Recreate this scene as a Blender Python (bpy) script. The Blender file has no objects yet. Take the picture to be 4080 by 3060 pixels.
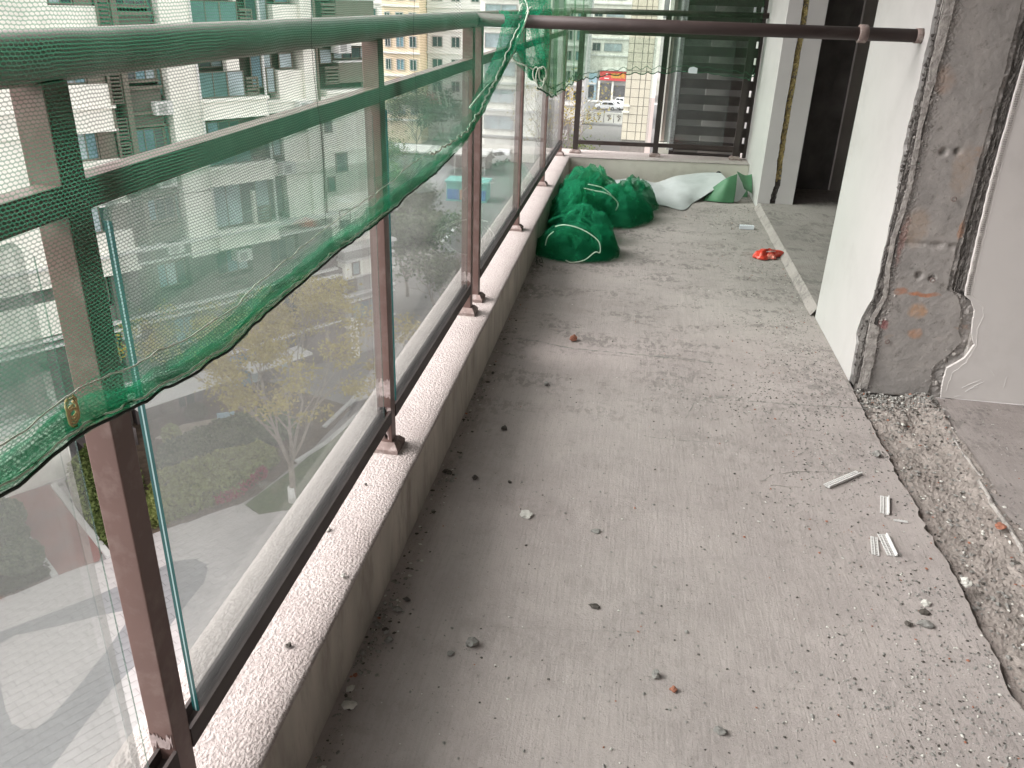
import bpy, bmesh, math, random
import numpy as np
from mathutils import Vector, Matrix, noise
random.seed(7); np.random.seed(7)
SC = bpy.context.scene
COL = SC.collection
PI = math.pi

# ------------------------------------------------------------------ camera
F_PX = 3254.63                       # focal length in pixels of the 4080-pixel-wide photograph
CAM_H = 1.5
_vy = np.array([540., 1512., -F_PX]); _vy /= np.linalg.norm(_vy)
_vz = -np.array([-240., -6920., -F_PX]); _vz /= np.linalg.norm(_vz)
_vx = np.cross(_vy, _vz)
MW = np.array([_vx, _vy, _vz])
cam_data = bpy.data.cameras.new('camera')
cam = bpy.data.objects.new('camera', cam_data); COL.objects.link(cam)
cam_data.sensor_width = 36.0
cam_data.lens = F_PX * 36.0 / 4080.0
cam_data.clip_start = 0.02; cam_data.clip_end = 2500
m4 = Matrix([list(MW[0]) + [0], list(MW[1]) + [0], list(MW[2]) + [CAM_H], [0, 0, 0, 1]])
cam.matrix_world = m4
SC.camera = cam

# ------------------------------------------------------------------ world, sun, exposure
SUN_EL, SUN_AZ = math.radians(40), math.radians(-102)      # azimuth measured from +Y towards +X
world = bpy.data.worlds.new('World'); SC.world = world; world.use_nodes = True
nt = world.node_tree; nt.nodes.clear()
sky = nt.nodes.new('ShaderNodeTexSky'); sky.sky_type = 'NISHITA'; sky.sun_disc = False
sky.sun_elevation = SUN_EL; sky.sun_rotation = SUN_AZ
sky.air_density = 1.0; sky.dust_density = 3.0; sky.ozone_density = 1.0
hsv = nt.nodes.new('ShaderNodeHueSaturation'); hsv.inputs['Saturation'].default_value = 0.04
bg = nt.nodes.new('ShaderNodeBackground'); bg.inputs['Strength'].default_value = 0.147
wo = nt.nodes.new('ShaderNodeOutputWorld')
nt.links.new(sky.outputs[0], hsv.inputs['Color']); mulc = nt.nodes.new('ShaderNodeMix'); mulc.data_type = 'RGBA'; mulc.blend_type = 'MULTIPLY'; mulc.inputs[0].default_value = 1.0; mulc.inputs[7].default_value = (1.0, .972, .980, 1)
nt.links.new(hsv.outputs[0], mulc.inputs[6]); nt.links.new(mulc.outputs[2], bg.inputs['Color'])
nt.links.new(bg.outputs[0], wo.inputs['Surface'])
sun_d = bpy.data.lights.new('sun', 'SUN'); sun_d.energy = 1.05; sun_d.angle = math.radians(38); sun_d.color = (1, .95, .935)
sun = bpy.data.objects.new('sun', sun_d); COL.objects.link(sun)
sd = Vector((math.sin(SUN_AZ) * math.cos(SUN_EL), math.cos(SUN_AZ) * math.cos(SUN_EL), math.sin(SUN_EL)))
sun.rotation_euler = sd.to_track_quat('Z', 'Y').to_euler()
SC.view_settings.view_transform = 'Standard'
try: SC.view_settings.look = 'None'
except Exception: pass
SC.view_settings.gamma = 1.0
SC.view_settings.use_curve_mapping = False
SC.view_settings.exposure = 2.0
SC.cycles.transparent_max_bounces = 24
SC.cycles.max_bounces = 8
SC.cycles.diffuse_bounces = 5

# ------------------------------------------------------------------ geometry of sight (measured points of the place)
DS = 4080.0 / 2212.0
def ray(u, v):
    d = np.array([u * DS - 2040., -(v * DS - 1530.), -F_PX])
    return MW @ (d / np.linalg.norm(d))
def at_z(u, v, z): d = ray(u, v); t = (z - CAM_H) / d[2]; return (t * d[0], t * d[1], z)
def at_x(u, v, x): d = ray(u, v); t = x / d[0]; return (x, t * d[1], CAM_H + t * d[2])
def at_y(u, v, y): d = ray(u, v); t = y / d[1]; return (t * d[0], y, CAM_H + t * d[2])

# ------------------------------------------------------------------ materials
def new_mat(name):
    m = bpy.data.materials.new(name); m.use_nodes = True
    m.node_tree.nodes.clear(); return m, m.node_tree
def N(t, kind, **kw):
    n = t.nodes.new(kind)
    for k, v in kw.items():
        if k in n.inputs: n.inputs[k].default_value = v
        else: setattr(n, k, v)
    return n
def ramp(t, src, stops):
    r = t.nodes.new('ShaderNodeValToRGB')
    el = r.color_ramp.elements
    while len(el) < len(stops): el.new(0.5)
    for e, (p, c) in zip(el, stops):
        e.position = p; e.color = (c[0], c[1], c[2], 1) if hasattr(c, '__len__') else (c, c, c, 1)
    t.links.new(src, r.inputs[0]); return r.outputs[0]
def mixc(t, fac, a, b, mode='MIX'):
    n = t.nodes.new('ShaderNodeMix'); n.data_type = 'RGBA'; n.blend_type = mode
    for s, val in ((0, fac), (6, a), (7, b)):
        if hasattr(val, 'type') and hasattr(val, 'links'): t.links.new(val, n.inputs[s])
        elif s == 0: n.inputs[0].default_value = val
        else: n.inputs[s].default_value = (val[0], val[1], val[2], 1)
    return n.outputs[2]
def coords(t, scale=(1, 1, 1), rot=(0, 0, 0)):
    c = t.nodes.new('ShaderNodeTexCoord'); mp = t.nodes.new('ShaderNodeMapping')
    mp.inputs['Scale'].default_value = scale; mp.inputs['Rotation'].default_value = rot
    t.links.new(c.outputs['Object'], mp.inputs[0]); return mp.outputs[0]
def noise_tex(t, co, scale, detail=6, rough=.55):
    n = N(t, 'ShaderNodeTexNoise', Scale=scale, Detail=detail, Roughness=rough)
    t.links.new(co, n.inputs['Vector']); return n.outputs[0]
def mat(name, col, rough=.75, var=.15, vs=6., bump=.0, bs=60., bd=.002, spec=.3, metal=0., dirt=None, ds=3., streak=(1, 1, 1)):
    m, t = new_mat(name)
    co = coords(t, streak)
    base = tuple(col)
    n1 = noise_tex(t, co, vs)
    lo = [c * (1 - var) for c in base]; hi = [min(1, c * (1 + var)) for c in base]
    c = ramp(t, n1, [(.3, lo), (.7, hi)])
    if dirt:
        d = noise_tex(t, co, ds, 8, .65)
        f = ramp(t, d, [(.5, 0.), (.68, 1.)])
        c = mixc(t, f, c, dirt)
    p = N(t, 'ShaderNodeBsdfPrincipled', Roughness=rough, Metallic=metal)
    p.inputs['Specular IOR Level'].default_value = spec
    t.links.new(c, p.inputs['Base Color'])
    if bump:
        b = N(t, 'ShaderNodeBump', Strength=bump, Distance=bd)
        t.links.new(noise_tex(t, co, bs, 5), b.inputs['Height']); t.links.new(b.outputs[0], p.inputs['Normal'])
    o = t.nodes.new('ShaderNodeOutputMaterial'); t.links.new(p.outputs[0], o.inputs[0])
    return m

M = {}
# floor screed
def screed(name, tone=1.0, streakrot=0.):
    m, t = new_mat(name)
    co = coords(t)
    big = noise_tex(t, co, 1.3, 6, .6); mid = noise_tex(t, co, 7, 8, .7); fine = noise_tex(t, co, 140, 4, .7)
    a = [c * tone for c in (.262, .232, .218)]; b = [c * tone for c in (.354, .318, .299)]
    c = ramp(t, big, [(.32, a), (.68, b)])
    c = mixc(t, ramp(t, mid, [(.42, .0), (.62, .55)]), c, [x * tone for x in (.352, .316, .294)])
    # worn rough patches, darker, broken up
    pt = noise_tex(t, coords(t, (1, 1.6, 1)), 2.6, 10, .78)
    scr = noise_tex(t, coords(t, (1, .45, 1), (0, 0, streakrot)), 34, 5, .7)
    pm = N(t, 'ShaderNodeMath', operation='MULTIPLY'); t.links.new(ramp(t, pt, [(.49, 0.), (.57, .95)]), pm.inputs[0]); t.links.new(ramp(t, scr, [(.46, 0.), (.54, 1.)]), pm.inputs[1])
    sx = t.nodes.new('ShaderNodeSeparateXYZ'); t.links.new(co, sx.inputs[0])
    mr = t.nodes.new('ShaderNodeMapRange'); t.links.new(sx.outputs[1], mr.inputs[0])
    for q_, v_ in ((1, 2.4), (2, 3.6), (3, .28), (4, 1.)): mr.inputs[q_].default_value = v_
    pm2 = N(t, 'ShaderNodeMath', operation='MULTIPLY'); t.links.new(pm.outputs[0], pm2.inputs[0]); t.links.new(mr.outputs[0], pm2.inputs[1])
    c = mixc(t, pm2.outputs[0], c, [x * tone for x in (.195, .176, .166)])
    sp = noise_tex(t, co, 55, 6, .8)
    c = mixc(t, ramp(t, sp, [(.60, 0.), (.66, .8)]), c, [x * tone for x in (.14, .128, .12)])
    c = mixc(t, ramp(t, sp, [(.30, .6), (.36, 0.)]), c, [x * tone for x in (.46, .44, .42)])
    # broom lines
    st = noise_tex(t, coords(t, (1, .05, 1), (0, 0, streakrot+.06)), 130, 5, .65)
    st2 = noise_tex(t, coords(t, (1, .12, 1), (0, 0, streakrot + .12)), 60, 4, .5)
    c = mixc(t, ramp(t, st, [(.40, .16), (.50, 0.)]), c, [x * tone for x in (.2, .185, .172)])
    p = N(t, 'ShaderNodeBsdfPrincipled', Roughness=.88); p.inputs['Specular IOR Level'].default_value = .15
    t.links.new(c, p.inputs['Base Color'])
    s1 = t.nodes.new('ShaderNodeMath'); s1.operation = 'ADD'; t.links.new(st, s1.inputs[0]); t.links.new(fine, s1.inputs[1])
    s2 = t.nodes.new('ShaderNodeMath'); s2.operation = 'MULTIPLY_ADD'; t.links.new(sp, s2.inputs[0]); s2.inputs[1].default_value = 1.6; t.links.new(s1.outputs[0], s2.inputs[2])
    s3 = t.nodes.new('ShaderNodeMath'); s3.operation = 'ADD'; t.links.new(s2.outputs[0], s3.inputs[0]); t.links.new(st2, s3.inputs[1])
    b = N(t, 'ShaderNodeBump', Strength=.42, Distance=.004); t.links.new(s3.outputs[0], b.inputs['Height']); t.links.new(b.outputs[0], p.inputs['Normal'])
    o = t.nodes.new('ShaderNodeOutputMaterial'); t.links.new(p.outputs[0], o.inputs[0]); return m
M['screed'] = screed('cement_screed')
M['screed_room'] = screed('room_screed', .86, .4)
M['rubble_bed'] = mat('broken_mortar_bed', (.265, .235, .212), .95, .2, 14, .8, 90, .008, .1, dirt=(.22, .19, .17), ds=5)
# stucco on the kerb
def stucco():
    m, t = new_mat('pinkish_stucco')
    co = coords(t)
    wv = noise_tex(t, coords(t, (1, .75, 1)), 165, 4, .5)
    bl = noise_tex(t, co, 4, 6, .6)
    c = ramp(t, wv, [(.36, (.305, .268, .25)), (.62, (.41, .368, .347))])
    c = mixc(t, ramp(t, bl, [(.48, 0.), (.72, .45)]), c, (.25, .213, .198))
    sp = noise_tex(t, co, 28, 5, .7)
    c = mixc(t, ramp(t, sp, [(.70, 0.), (.73, .7)]), c, (.12, .10, .09))
    p = N(t, 'ShaderNodeBsdfPrincipled', Roughness=.85); p.inputs['Specular IOR Level'].default_value = .2
    t.links.new(c, p.inputs['Base Color'])
    b = N(t, 'ShaderNodeBump', Strength=1., Distance=.006); t.links.new(wv, b.inputs['Height']); t.links.new(b.outputs[0], p.inputs['Normal'])
    o = t.nodes.new('ShaderNodeOutputMaterial'); t.links.new(p.outputs[0], o.inputs[0]); return m
M['stucco'] = stucco()
M['kerb_side'] = mat('stained_render', (.42, .388, .34), .8, .18, 9, .15, 60, .002, .2, dirt=(.29, .26, .225), ds=14, streak=(1, 1, .28))
M['plaster_white'] = mat('white_putty', (.385, .372, .357), .75, .04, 3, .12, 18, .002, .2, dirt=(.35, .335, .32), ds=2.2)
M['plaster_grey'] = mat('grey_putty', (.37, .347, .33), .75, .05, 2, .12, 22, .0015, .2, dirt=(.34, .317, .30), ds=3)
M['end_kerb'] = mat('cream_kerb_render', (.58, .555, .485), .8, .05, 4, .1, 30, .001, .2, dirt=(.50, .475, .41), ds=5)
M['wall_putty'] = mat('smooth_wall_putty', (.56, .53, .505), .75, .05, 1.6, .15, 14, .002, .2, dirt=(.50, .47, .445), ds=2.4)
M['plaster_lilac'] = mat('pale_lilac_putty', (.50, .47, .465), .78, .05, 3, .1, 26, .0015, .2)
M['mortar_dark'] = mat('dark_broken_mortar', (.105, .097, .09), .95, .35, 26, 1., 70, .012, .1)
M['mortar_light'] = mat('light_broken_mortar', (.38, .355, .33), .95, .3, 34, 1., 110, .01, .1, dirt=(.24, .22, .20), ds=30)
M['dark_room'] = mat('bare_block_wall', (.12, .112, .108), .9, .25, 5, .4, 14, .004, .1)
M['jamb_brown'] = mat('unpainted_jamb', (.22, .20, .185), .9, .1, 5)
M['ceiling'] = mat('bare_ceiling', (.36, .345, .33), .85, .04)
def concrete_stained():
    m, t = new_mat('exposed_concrete')
    co = coords(t)
    a = noise_tex(t, co, 5, 9, .68); b_ = noise_tex(t, co, 26, 8, .75)
    c = ramp(t, a, [(.28, (.225, .212, .20)), (.5, (.30, .28, .262)), (.72, (.37, .34, .315))])
    c = mixc(t, ramp(t, b_, [(.56, 0.), (.66, .8)]), c, (.165, .15, .138))
    c = mixc(t, ramp(t, b_, [(.3, .5), (.4, 0.)]), c, (.43, .41, .38))
    rs = noise_tex(t, coords(t, (1, 1, 1.3)), 6.5, 7, .7)
    c = mixc(t, ramp(t, rs, [(.60, 0.), (.70, .6)]), c, (.34, .225, .16))
    p = N(t, 'ShaderNodeBsdfPrincipled', Roughness=.9); p.inputs['Specular IOR Level'].default_value = .2
    t.links.new(c, p.inputs['Base Color'])
    def patch(cx, cz, w, h, col, k, c):
        mp = t.nodes.new('ShaderNodeMapping'); tc = t.nodes.new('ShaderNodeTexCoord'); t.links.new(tc.outputs['Object'], mp.inputs[0])
        wn = N(t, 'ShaderNodeTexNoise', Scale=22., Detail=6.); t.links.new(tc.outputs['Object'], wn.inputs['Vector'])
        va = N(t, 'ShaderNodeVectorMath', operation='MULTIPLY_ADD'); t.links.new(wn.outputs['Color'], va.inputs[0]); va.inputs[1].default_value = (.045, 0, .035); t.links.new(tc.outputs['Object'], va.inputs[2]); t.links.new(va.outputs[0], mp.inputs[0])
        mp.inputs['Scale'].default_value = (1/w, .001, 1/h); mp.inputs['Location'].default_value = (-(cx-1.25+.0225)/w, 0, -(cz+.0175)/h)
        ln = N(t, 'ShaderNodeVectorMath', operation='LENGTH'); t.links.new(mp.outputs[0], ln.inputs[0])
        f = N(t, 'ShaderNodeMath', operation='MULTIPLY'); t.links.new(ramp(t, ln.outputs['Value'], [(.55, k), (1., 0.)]), f.inputs[0]); t.links.new(ramp(t, b_, [(.34, .35), (.55, 1.)]), f.inputs[1])
        return mixc(t, f.outputs[0], c, col)
    for (cx, cz, w, h, col, k) in ((1.245, .447, .075, .013, (.42, .175, .09), .95), (1.155, .452, .026, .020, (.38, .18, .11), .8), (1.240, .372, .05, .04, (.42, .24, .13), .75), (1.25, .27, .035, .03, (.40, .22, .13), .7), (1.115, .30, .024, .028, (.32, .10, .10), .8), (1.15, .72, .06, .10, (.33, .25, .19), .6), (1.27, .95, .05, .12, (.34, .26, .20), .5), (1.12, 1.28, .05, .06, (.30, .21, .16), .6), (1.325, .72, .012, .05, (.42, .22, .13), .7), (1.11, .66, .014, .12, (.34, .17, .15), .5)):
        c = patch(cx, cz, w, h, col, k, c)
    t.links.new(c, p.inputs['Base Color'])
    fn_ = noise_tex(t, co, 130, 4, .6); pit = ramp(t, noise_tex(t, co, 48, 4, .5), [(.24, 0.), (.30, 1.)])
    ad = N(t, 'ShaderNodeMath', operation='MULTIPLY_ADD'); t.links.new(fn_, ad.inputs[0]); ad.inputs[1].default_value = .35; t.links.new(pit, ad.inputs[2])
    bp = N(t, 'ShaderNodeBump', Strength=.7, Distance=.003); t.links.new(ad.outputs[0], bp.inputs['Height']); t.links.new(bp.outputs[0], p.inputs['Normal'])
    o = t.nodes.new('ShaderNodeOutputMaterial'); t.links.new(p.outputs[0], o.inputs[0]); return m
M['concrete'] = concrete_stained()
M['rust_paint'] = mat('orange_stain', (.36, .17, .10), .9, .2, 30, .3, 90, .002, .1, dirt=(.22, .19, .17), ds=22)
M['red_paint'] = mat('dull_red_stain', (.27, .11, .105), .9, .2, 30, dirt=(.2, .16, .15), ds=30)
M['foam'] = mat('yellow_foam', (.52, .42, .20), .9, .25, 40, 1., 60, .01, .1, dirt=(.19, .16, .11), ds=28)
M['metal_front'] = mat('brown_powder_coat', (.125, .077, .066), .45, .12, 5, .08, 200, .0008, .5, .30, dirt=(.175, .125, .11), ds=16)
M['handrail'] = mat('dusty_handrail', (.19, .15, .135), .5, .15, 5, .05, 200, .0005, .5, dirt=(.28, .245, .23), ds=7)
M['pipe'] = mat('dusty_brown_pipe', (.050, .035, .032), .55, .3, 14, .1, 80, .001, .35, dirt=(.085, .068, .062), ds=9, streak=(.3, 1, 1))
M['dusty_metal'] = mat('dusty_base_plate', (.19, .145, .13), .8, .25, 30, .3, 120, .001, .2, dirt=(.34, .30, .28), ds=34)
M['louver'] = mat('dark_brown_louver', (.042, .033, .030), .6, .15, 6, .05, 100, .001, .3)
M['pvc_white'] = mat('white_plastic', (.60, .59, .57), .55, .05, 20)
M['cord'] = mat('pale_cord', (.55, .60, .50), .8, .2, 60)
M['black_cord'] = mat('dark_cord', (.03, .035, .03), .8, .2, 60)
M['red_bag'] = mat('red_plastic_film', (.60, .06, .035), .3, .2, 30, .5, 30, .01, .6, dirt=(.55, .30, .24), ds=14)
M['card'] = mat('white_card', (.62, .64, .68), .6, .04, 20)
M['tarp_white'] = mat('white_tarp', (.40, .415, .412), .5, .05, 6, .2, 16, .008, .4, dirt=(.34, .36, .355), ds=4)
M['tarp_green'] = mat('green_tarp', (.055, .15, .075), .5, .12, 12, .3, 400, .001, .4)
M['wire'] = mat('dark_wire', (.05, .045, .04), .7, .2, 30)
M['stone_grey'] = mat('grey_chip', (.21, .205, .19), .9, .3, 60, .6, 180, .003, .1)
M['stone_pale'] = mat('pale_chip', (.48, .47, .43), .9, .2, 60, .6, 180, .003, .1)
M['stone_dark'] = mat('dark_chip', (.075, .068, .06), .9, .3, 60, .6, 180, .003, .1)
M['stone_red'] = mat('brick_crumb', (.27, .12, .08), .9, .3, 60, .6, 180, .003, .1)
M['edge_teal'] = mat('glass_edge', (.018, .085, .082), .25, .15, 10, spec=.6)
M['edge_soft'] = None
M['edge_line'] = mat('laminate_line', (.32, .46, .46), .4, .1, 10)
# outdoors
M['cream'] = mat('cream_render', (.80, .78, .71), .8, .04, .7, dirt=(.62, .60, .54), ds=.5)
M['cream2'] = mat('cream_molding', (.84, .82, .75), .8, .03, .7)
M['taupe'] = mat('taupe_cladding', (.17, .145, .12), .7, .08, 1.5)
M['umber'] = mat('umber_panel', (.125, .105, .09), .7, .08, 1.5)
M['stone_clad'] = mat('dark_stone_cladding', (.14, .12, .115), .8, .15, 1.1, dirt=(.10, .088, .085), ds=2)
M['grey_band'] = mat('grey_render', (.34, .33, .32), .8, .05, .8)
M['ledge'] = mat('pale_ledge', (.62, .61, .59), .7, .04, 1)
M['pink_tower'] = mat('apricot_render', (.66, .54, .40), .85, .04, .2)
M['grey_tower'] = mat('pale_grey_render', (.62, .62, .60), .85, .04, .2)
M['tile'] = mat('cream_stone_tile', (.66, .59, .48), .7, .06, .9)
M['tile_pink'] = mat('pinkish_render', (.58, .49, .46), .8, .04, .9)
M['paver_a'] = mat('pale_paver', (.46, .43, .42), .85, .10, 1.2, .2, 40, .003)
M['paver_b'] = mat('dark_paver', (.26, .255, .26), .85, .10, 1.2, .2, 40, .003)
M['joint'] = mat('paver_joint', (.30, .28, .27), .95, .1, 2)
M['joint_d'] = mat('dark_paver_joint', (.15, .148, .148), .95, .1, 2)
M['ground'] = mat('far_ground', (.22, .21, .20), .95, .15, .05, dirt=(.16, .17, .13), ds=.03)
M['asphalt'] = mat('worn_asphalt', (.16, .158, .155), .9, .08, .2)
M['walk'] = mat('concrete_walk', (.40, .385, .36), .9, .06, .4)
M['red_ramp'] = mat('reddish_paving', (.24, .12, .105), .9, .12, 1.2, dirt=(.20, .125, .115), ds=.8)
M['soil'] = mat('garden_soil', (.10, .075, .055), .95, .3, 3, dirt=(.16, .12, .09), ds=2)
M['sand'] = mat('sandy_patch', (.40, .33, .27), .95, .2, 2, dirt=(.28, .22, .18), ds=1.5)
M['lawn'] = mat('short_lawn', (.075, .105, .045), .95, .35, 5, dirt=(.13, .13, .07), ds=1.4)
M['kerbstone'] = mat('kerb_stone', (.50, .49, .47), .85, .08, 2)
M['paint'] = mat('white_road_paint', (.75, .75, .74), .8, .05, 2)
M['bark'] = mat('pale_bark', (.26, .225, .19), .9, .2, 6)
M['whitewash'] = mat('whitewashed_bark', (.68, .67, .64), .9, .06, 6)
M['teal_box'] = mat('teal_paint', (.16, .42, .38), .6, .06, 1)
M['blue_door'] = mat('blue_paint', (.08, .19, .42), .5, .08, 1)
M['orange_panel'] = mat('faded_orange', (.45, .24, .16), .6, .08, 1)
M['sign_red'] = mat('red_sign', (.60, .045, .05), .5, .05, 1)
M['sign_yellow'] = mat('yellow_letters', (.85, .55, .08), .5, .02, 1)
M['white_paint'] = mat('white_car_paint', (.80, .80, .81), .25, .02, 1, spec=.6)
M['rubber'] = mat('black_rubber', (.02, .02, .02), .8)
M['shop_dark'] = mat('shop_interior', (.10, .10, .105), .5, .3, .5)
M['pale_blue'] = mat('pale_blue_panel', (.42, .60, .70), .5, .08, 1)
M['tape_orange'] = mat('orange_tape', (.75, .16, .08), .6)
M['film'] = None

def leafmat(name, c1, c2, sc=3.):
    m, t = new_mat(name)
    g = N(t, 'ShaderNodeObjectInfo'); geo = N(t, 'ShaderNodeNewGeometry')
    c = ramp(t, geo.outputs['Random Per Island'], [(.0, c1), (1., c2)])
    d = N(t, 'ShaderNodeBsdfDiffuse'); tr = N(t, 'ShaderNodeBsdfTranslucent'); mx = N(t, 'ShaderNodeMixShader', Fac=.3)
    t.links.new(c, d.inputs[0]); t.links.new(c, tr.inputs[0]); t.links.new(d.outputs[0], mx.inputs[1]); t.links.new(tr.outputs[0], mx.inputs[2])
    o = t.nodes.new('ShaderNodeOutputMaterial'); t.links.new(mx.outputs[0], o.inputs[0]); return m
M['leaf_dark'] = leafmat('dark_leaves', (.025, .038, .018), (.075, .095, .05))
M['leaf_mid'] = leafmat('mid_leaves', (.05, .075, .022), (.20, .24, .09))
M['leaf_light'] = leafmat('yellowgreen_leaves', (.12, .15, .04), (.34, .36, .14))
M['leaf_yellow'] = leafmat('ochre_leaves', (.24, .19, .04), (.46, .38, .13))
M['leaf_red'] = leafmat('pink_leaves', (.28, .03, .05), (.48, .10, .14))
M['leaf_far'] = leafmat('grey_green_leaves', (.035, .06, .03), (.17, .22, .12))
M['twig'] = mat('bare_twigs', (.17, .145, .13), .9, .2, 6)

def window_glass(name, c, rough=.08):
    m, t = new_mat(name)
    co = coords(t); n = noise_tex(t, co, .5, 3)
    col = ramp(t, n, [(.3, [x * .6 for x in c]), (.7, [x * 1.3 for x in c])])
    p = N(t, 'ShaderNodeBsdfPrincipled', Roughness=rough); p.inputs['Specular IOR Level'].default_value = .6
    t.links.new(col, p.inputs['Base Color'])
    o = t.nodes.new('ShaderNodeOutputMaterial'); t.links.new(p.outputs[0], o.inputs[0]); return m
M['win'] = window_glass('window_glass', (.035, .06, .062))
M['win_blue'] = window_glass('curtained_glass', (.15, .25, .29))
M['win_green'] = window_glass('green_balustrade_glass', (.10, .19, .18))
M['win_light'] = window_glass('pale_curtain_glass', (.34, .40, .42))
M['carglass'] = window_glass('car_glass', (.03, .035, .04))

def dusty_glass(lo=.045, hi=.100):
    m, t = new_mat('dusty_pane')
    co = coords(t)
    a = noise_tex(t, co, 2.2, 6, .6); st = noise_tex(t, coords(t, (1, 1, .06)), 26, 4, .6)
    f = t.nodes.new('ShaderNodeMath'); f.operation = 'MULTIPLY'; t.links.new(ramp(t, a, [(.3, lo), (.75, hi)]), f.inputs[0])
    t.links.new(ramp(t, st, [(.3, .85), (.75, 1.15)]), f.inputs[1])
    # settled cement splashes
    s = noise_tex(t, coords(t, (1, 1, 2.2)), 9, 9, .8)
    f2 = t.nodes.new('ShaderNodeMath'); f2.operation = 'MAXIMUM'; t.links.new(f.outputs[0], f2.inputs[0]); t.links.new(ramp(t, s, [(.74, 0.), (.78, .55)]), f2.inputs[1])
    tr = N(t, 'ShaderNodeBsdfTransparent'); tr.inputs[0].default_value = (.955, .985, .972, 1)
    d = N(t, 'ShaderNodeBsdfDiffuse'); d.inputs[0].default_value = (.60, .60, .605, 1)
    tl = N(t, 'ShaderNodeBsdfTranslucent'); tl.inputs[0].default_value = (.58, .58, .585, 1)
    dd = N(t, 'ShaderNodeMixShader', Fac=.5); t.links.new(d.outputs[0], dd.inputs[1]); t.links.new(tl.outputs[0], dd.inputs[2])
    mx = t.nodes.new('ShaderNodeMixShader'); t.links.new(f2.outputs[0], mx.inputs[0]); t.links.new(tr.outputs[0], mx.inputs[1]); t.links.new(dd.outputs[0], mx.inputs[2])
    gl = N(t, 'ShaderNodeBsdfGlossy', Roughness=.03); fr = N(t, 'ShaderNodeFresnel', IOR=1.45)
    fm = t.nodes.new('ShaderNodeMath'); fm.operation = 'MULTIPLY'; t.links.new(fr.outputs[0], fm.inputs[0]); fm.inputs[1].default_value = .55
    m2 = t.nodes.new('ShaderNodeMixShader'); t.links.new(fm.outputs[0], m2.inputs[0]); t.links.new(mx.outputs[0], m2.inputs[1]); t.links.new(gl.outputs[0], m2.inputs[2])
    o = t.nodes.new('ShaderNodeOutputMaterial'); t.links.new(m2.outputs[0], o.inputs[0]); return m
M['pane'] = dusty_glass()
M['pane_clear'] = dusty_glass(.038, .085)

def net_mat(name, cell=(.0072, .0042), dens=.45, col=(.024, .19, .095), thin=.42):
    """knitted net: UV is in metres, staggered drop-shaped holes"""
    m, t = new_mat(name)
    uv = N(t, 'ShaderNodeUVMap'); sep = N(t, 'ShaderNodeSeparateXYZ'); t.links.new(uv.outputs[0], sep.inputs[0])
    def mth(op, a, b=None, c=None):
        n = t.nodes.new('ShaderNodeMath'); n.operation = op
        for i, x in enumerate((a, b, c)):
            if x is None: continue
            if hasattr(x, 'links'): t.links.new(x, n.inputs[i])
            else: n.inputs[i].default_value = x
        return n.outputs[0]
    wob = N(t, 'ShaderNodeTexNoise', Scale=45.); t.links.new(uv.outputs[0], wob.inputs['Vector'])
    lw = N(t, 'ShaderNodeTexNoise', Scale=3.5, Detail=3.); t.links.new(uv.outputs[0], lw.inputs['Vector'])
    w = mth('ADD', mth('MULTIPLY_ADD', wob.outputs[0], .6, -.3), mth('MULTIPLY', lw.outputs[0], 3.5))
    U = mth('ADD', mth('DIVIDE', sep.outputs[0], cell[0]), w); V = mth('ADD', mth('DIVIDE', sep.outputs[1], cell[1]), w)
    row = mth('FLOOR', V)
    uu = mth('SUBTRACT', mth('FRACT', mth('MULTIPLY_ADD', row, .5, U)), .5)
    vv = mth('SUBTRACT', mth('FRACT', V), .5)
    # hole: ellipse leaning with height
    uu2 = mth('MULTIPLY_ADD', vv, .18, uu)
    r = mth('ADD', mth('POWER', mth('ABSOLUTE', mth('DIVIDE', uu2, dens)), 2.), mth('POWER', mth('ABSOLUTE', mth('DIVIDE', vv, .40)), 2.))
    thread = mth('SMOOTH_MIN', mth('MAXIMUM', mth('MULTIPLY', mth('SUBTRACT', r, .75), 2.5), 0.), 1., .1)
    d = N(t, 'ShaderNodeBsdfDiffuse'); d.inputs[0].default_value = (*col, 1)
    tl = N(t, 'ShaderNodeBsdfTranslucent'); tl.inputs[0].default_value = (col[0] * 1.8, col[1] * .95, col[2] * 1.1, 1)
    a = N(t, 'ShaderNodeMixShader', Fac=.5); t.links.new(d.outputs[0], a.inputs[1]); t.links.new(tl.outputs[0], a.inputs[2])
    tr = N(t, 'ShaderNodeBsdfTransparent')
    fac = mth('MULTIPLY', thread, 1 - thin)
    mx = t.nodes.new('ShaderNodeMixShader'); t.links.new(fac, mx.inputs[0]); t.links.new(tr.outputs[0], mx.inputs[1]); t.links.new(a.outputs[0], mx.inputs[2])
    o = t.nodes.new('ShaderNodeOutputMaterial'); t.links.new(mx.outputs[0], o.inputs[0]); return m
M['net'] = net_mat('green_knitted_net')
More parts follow.
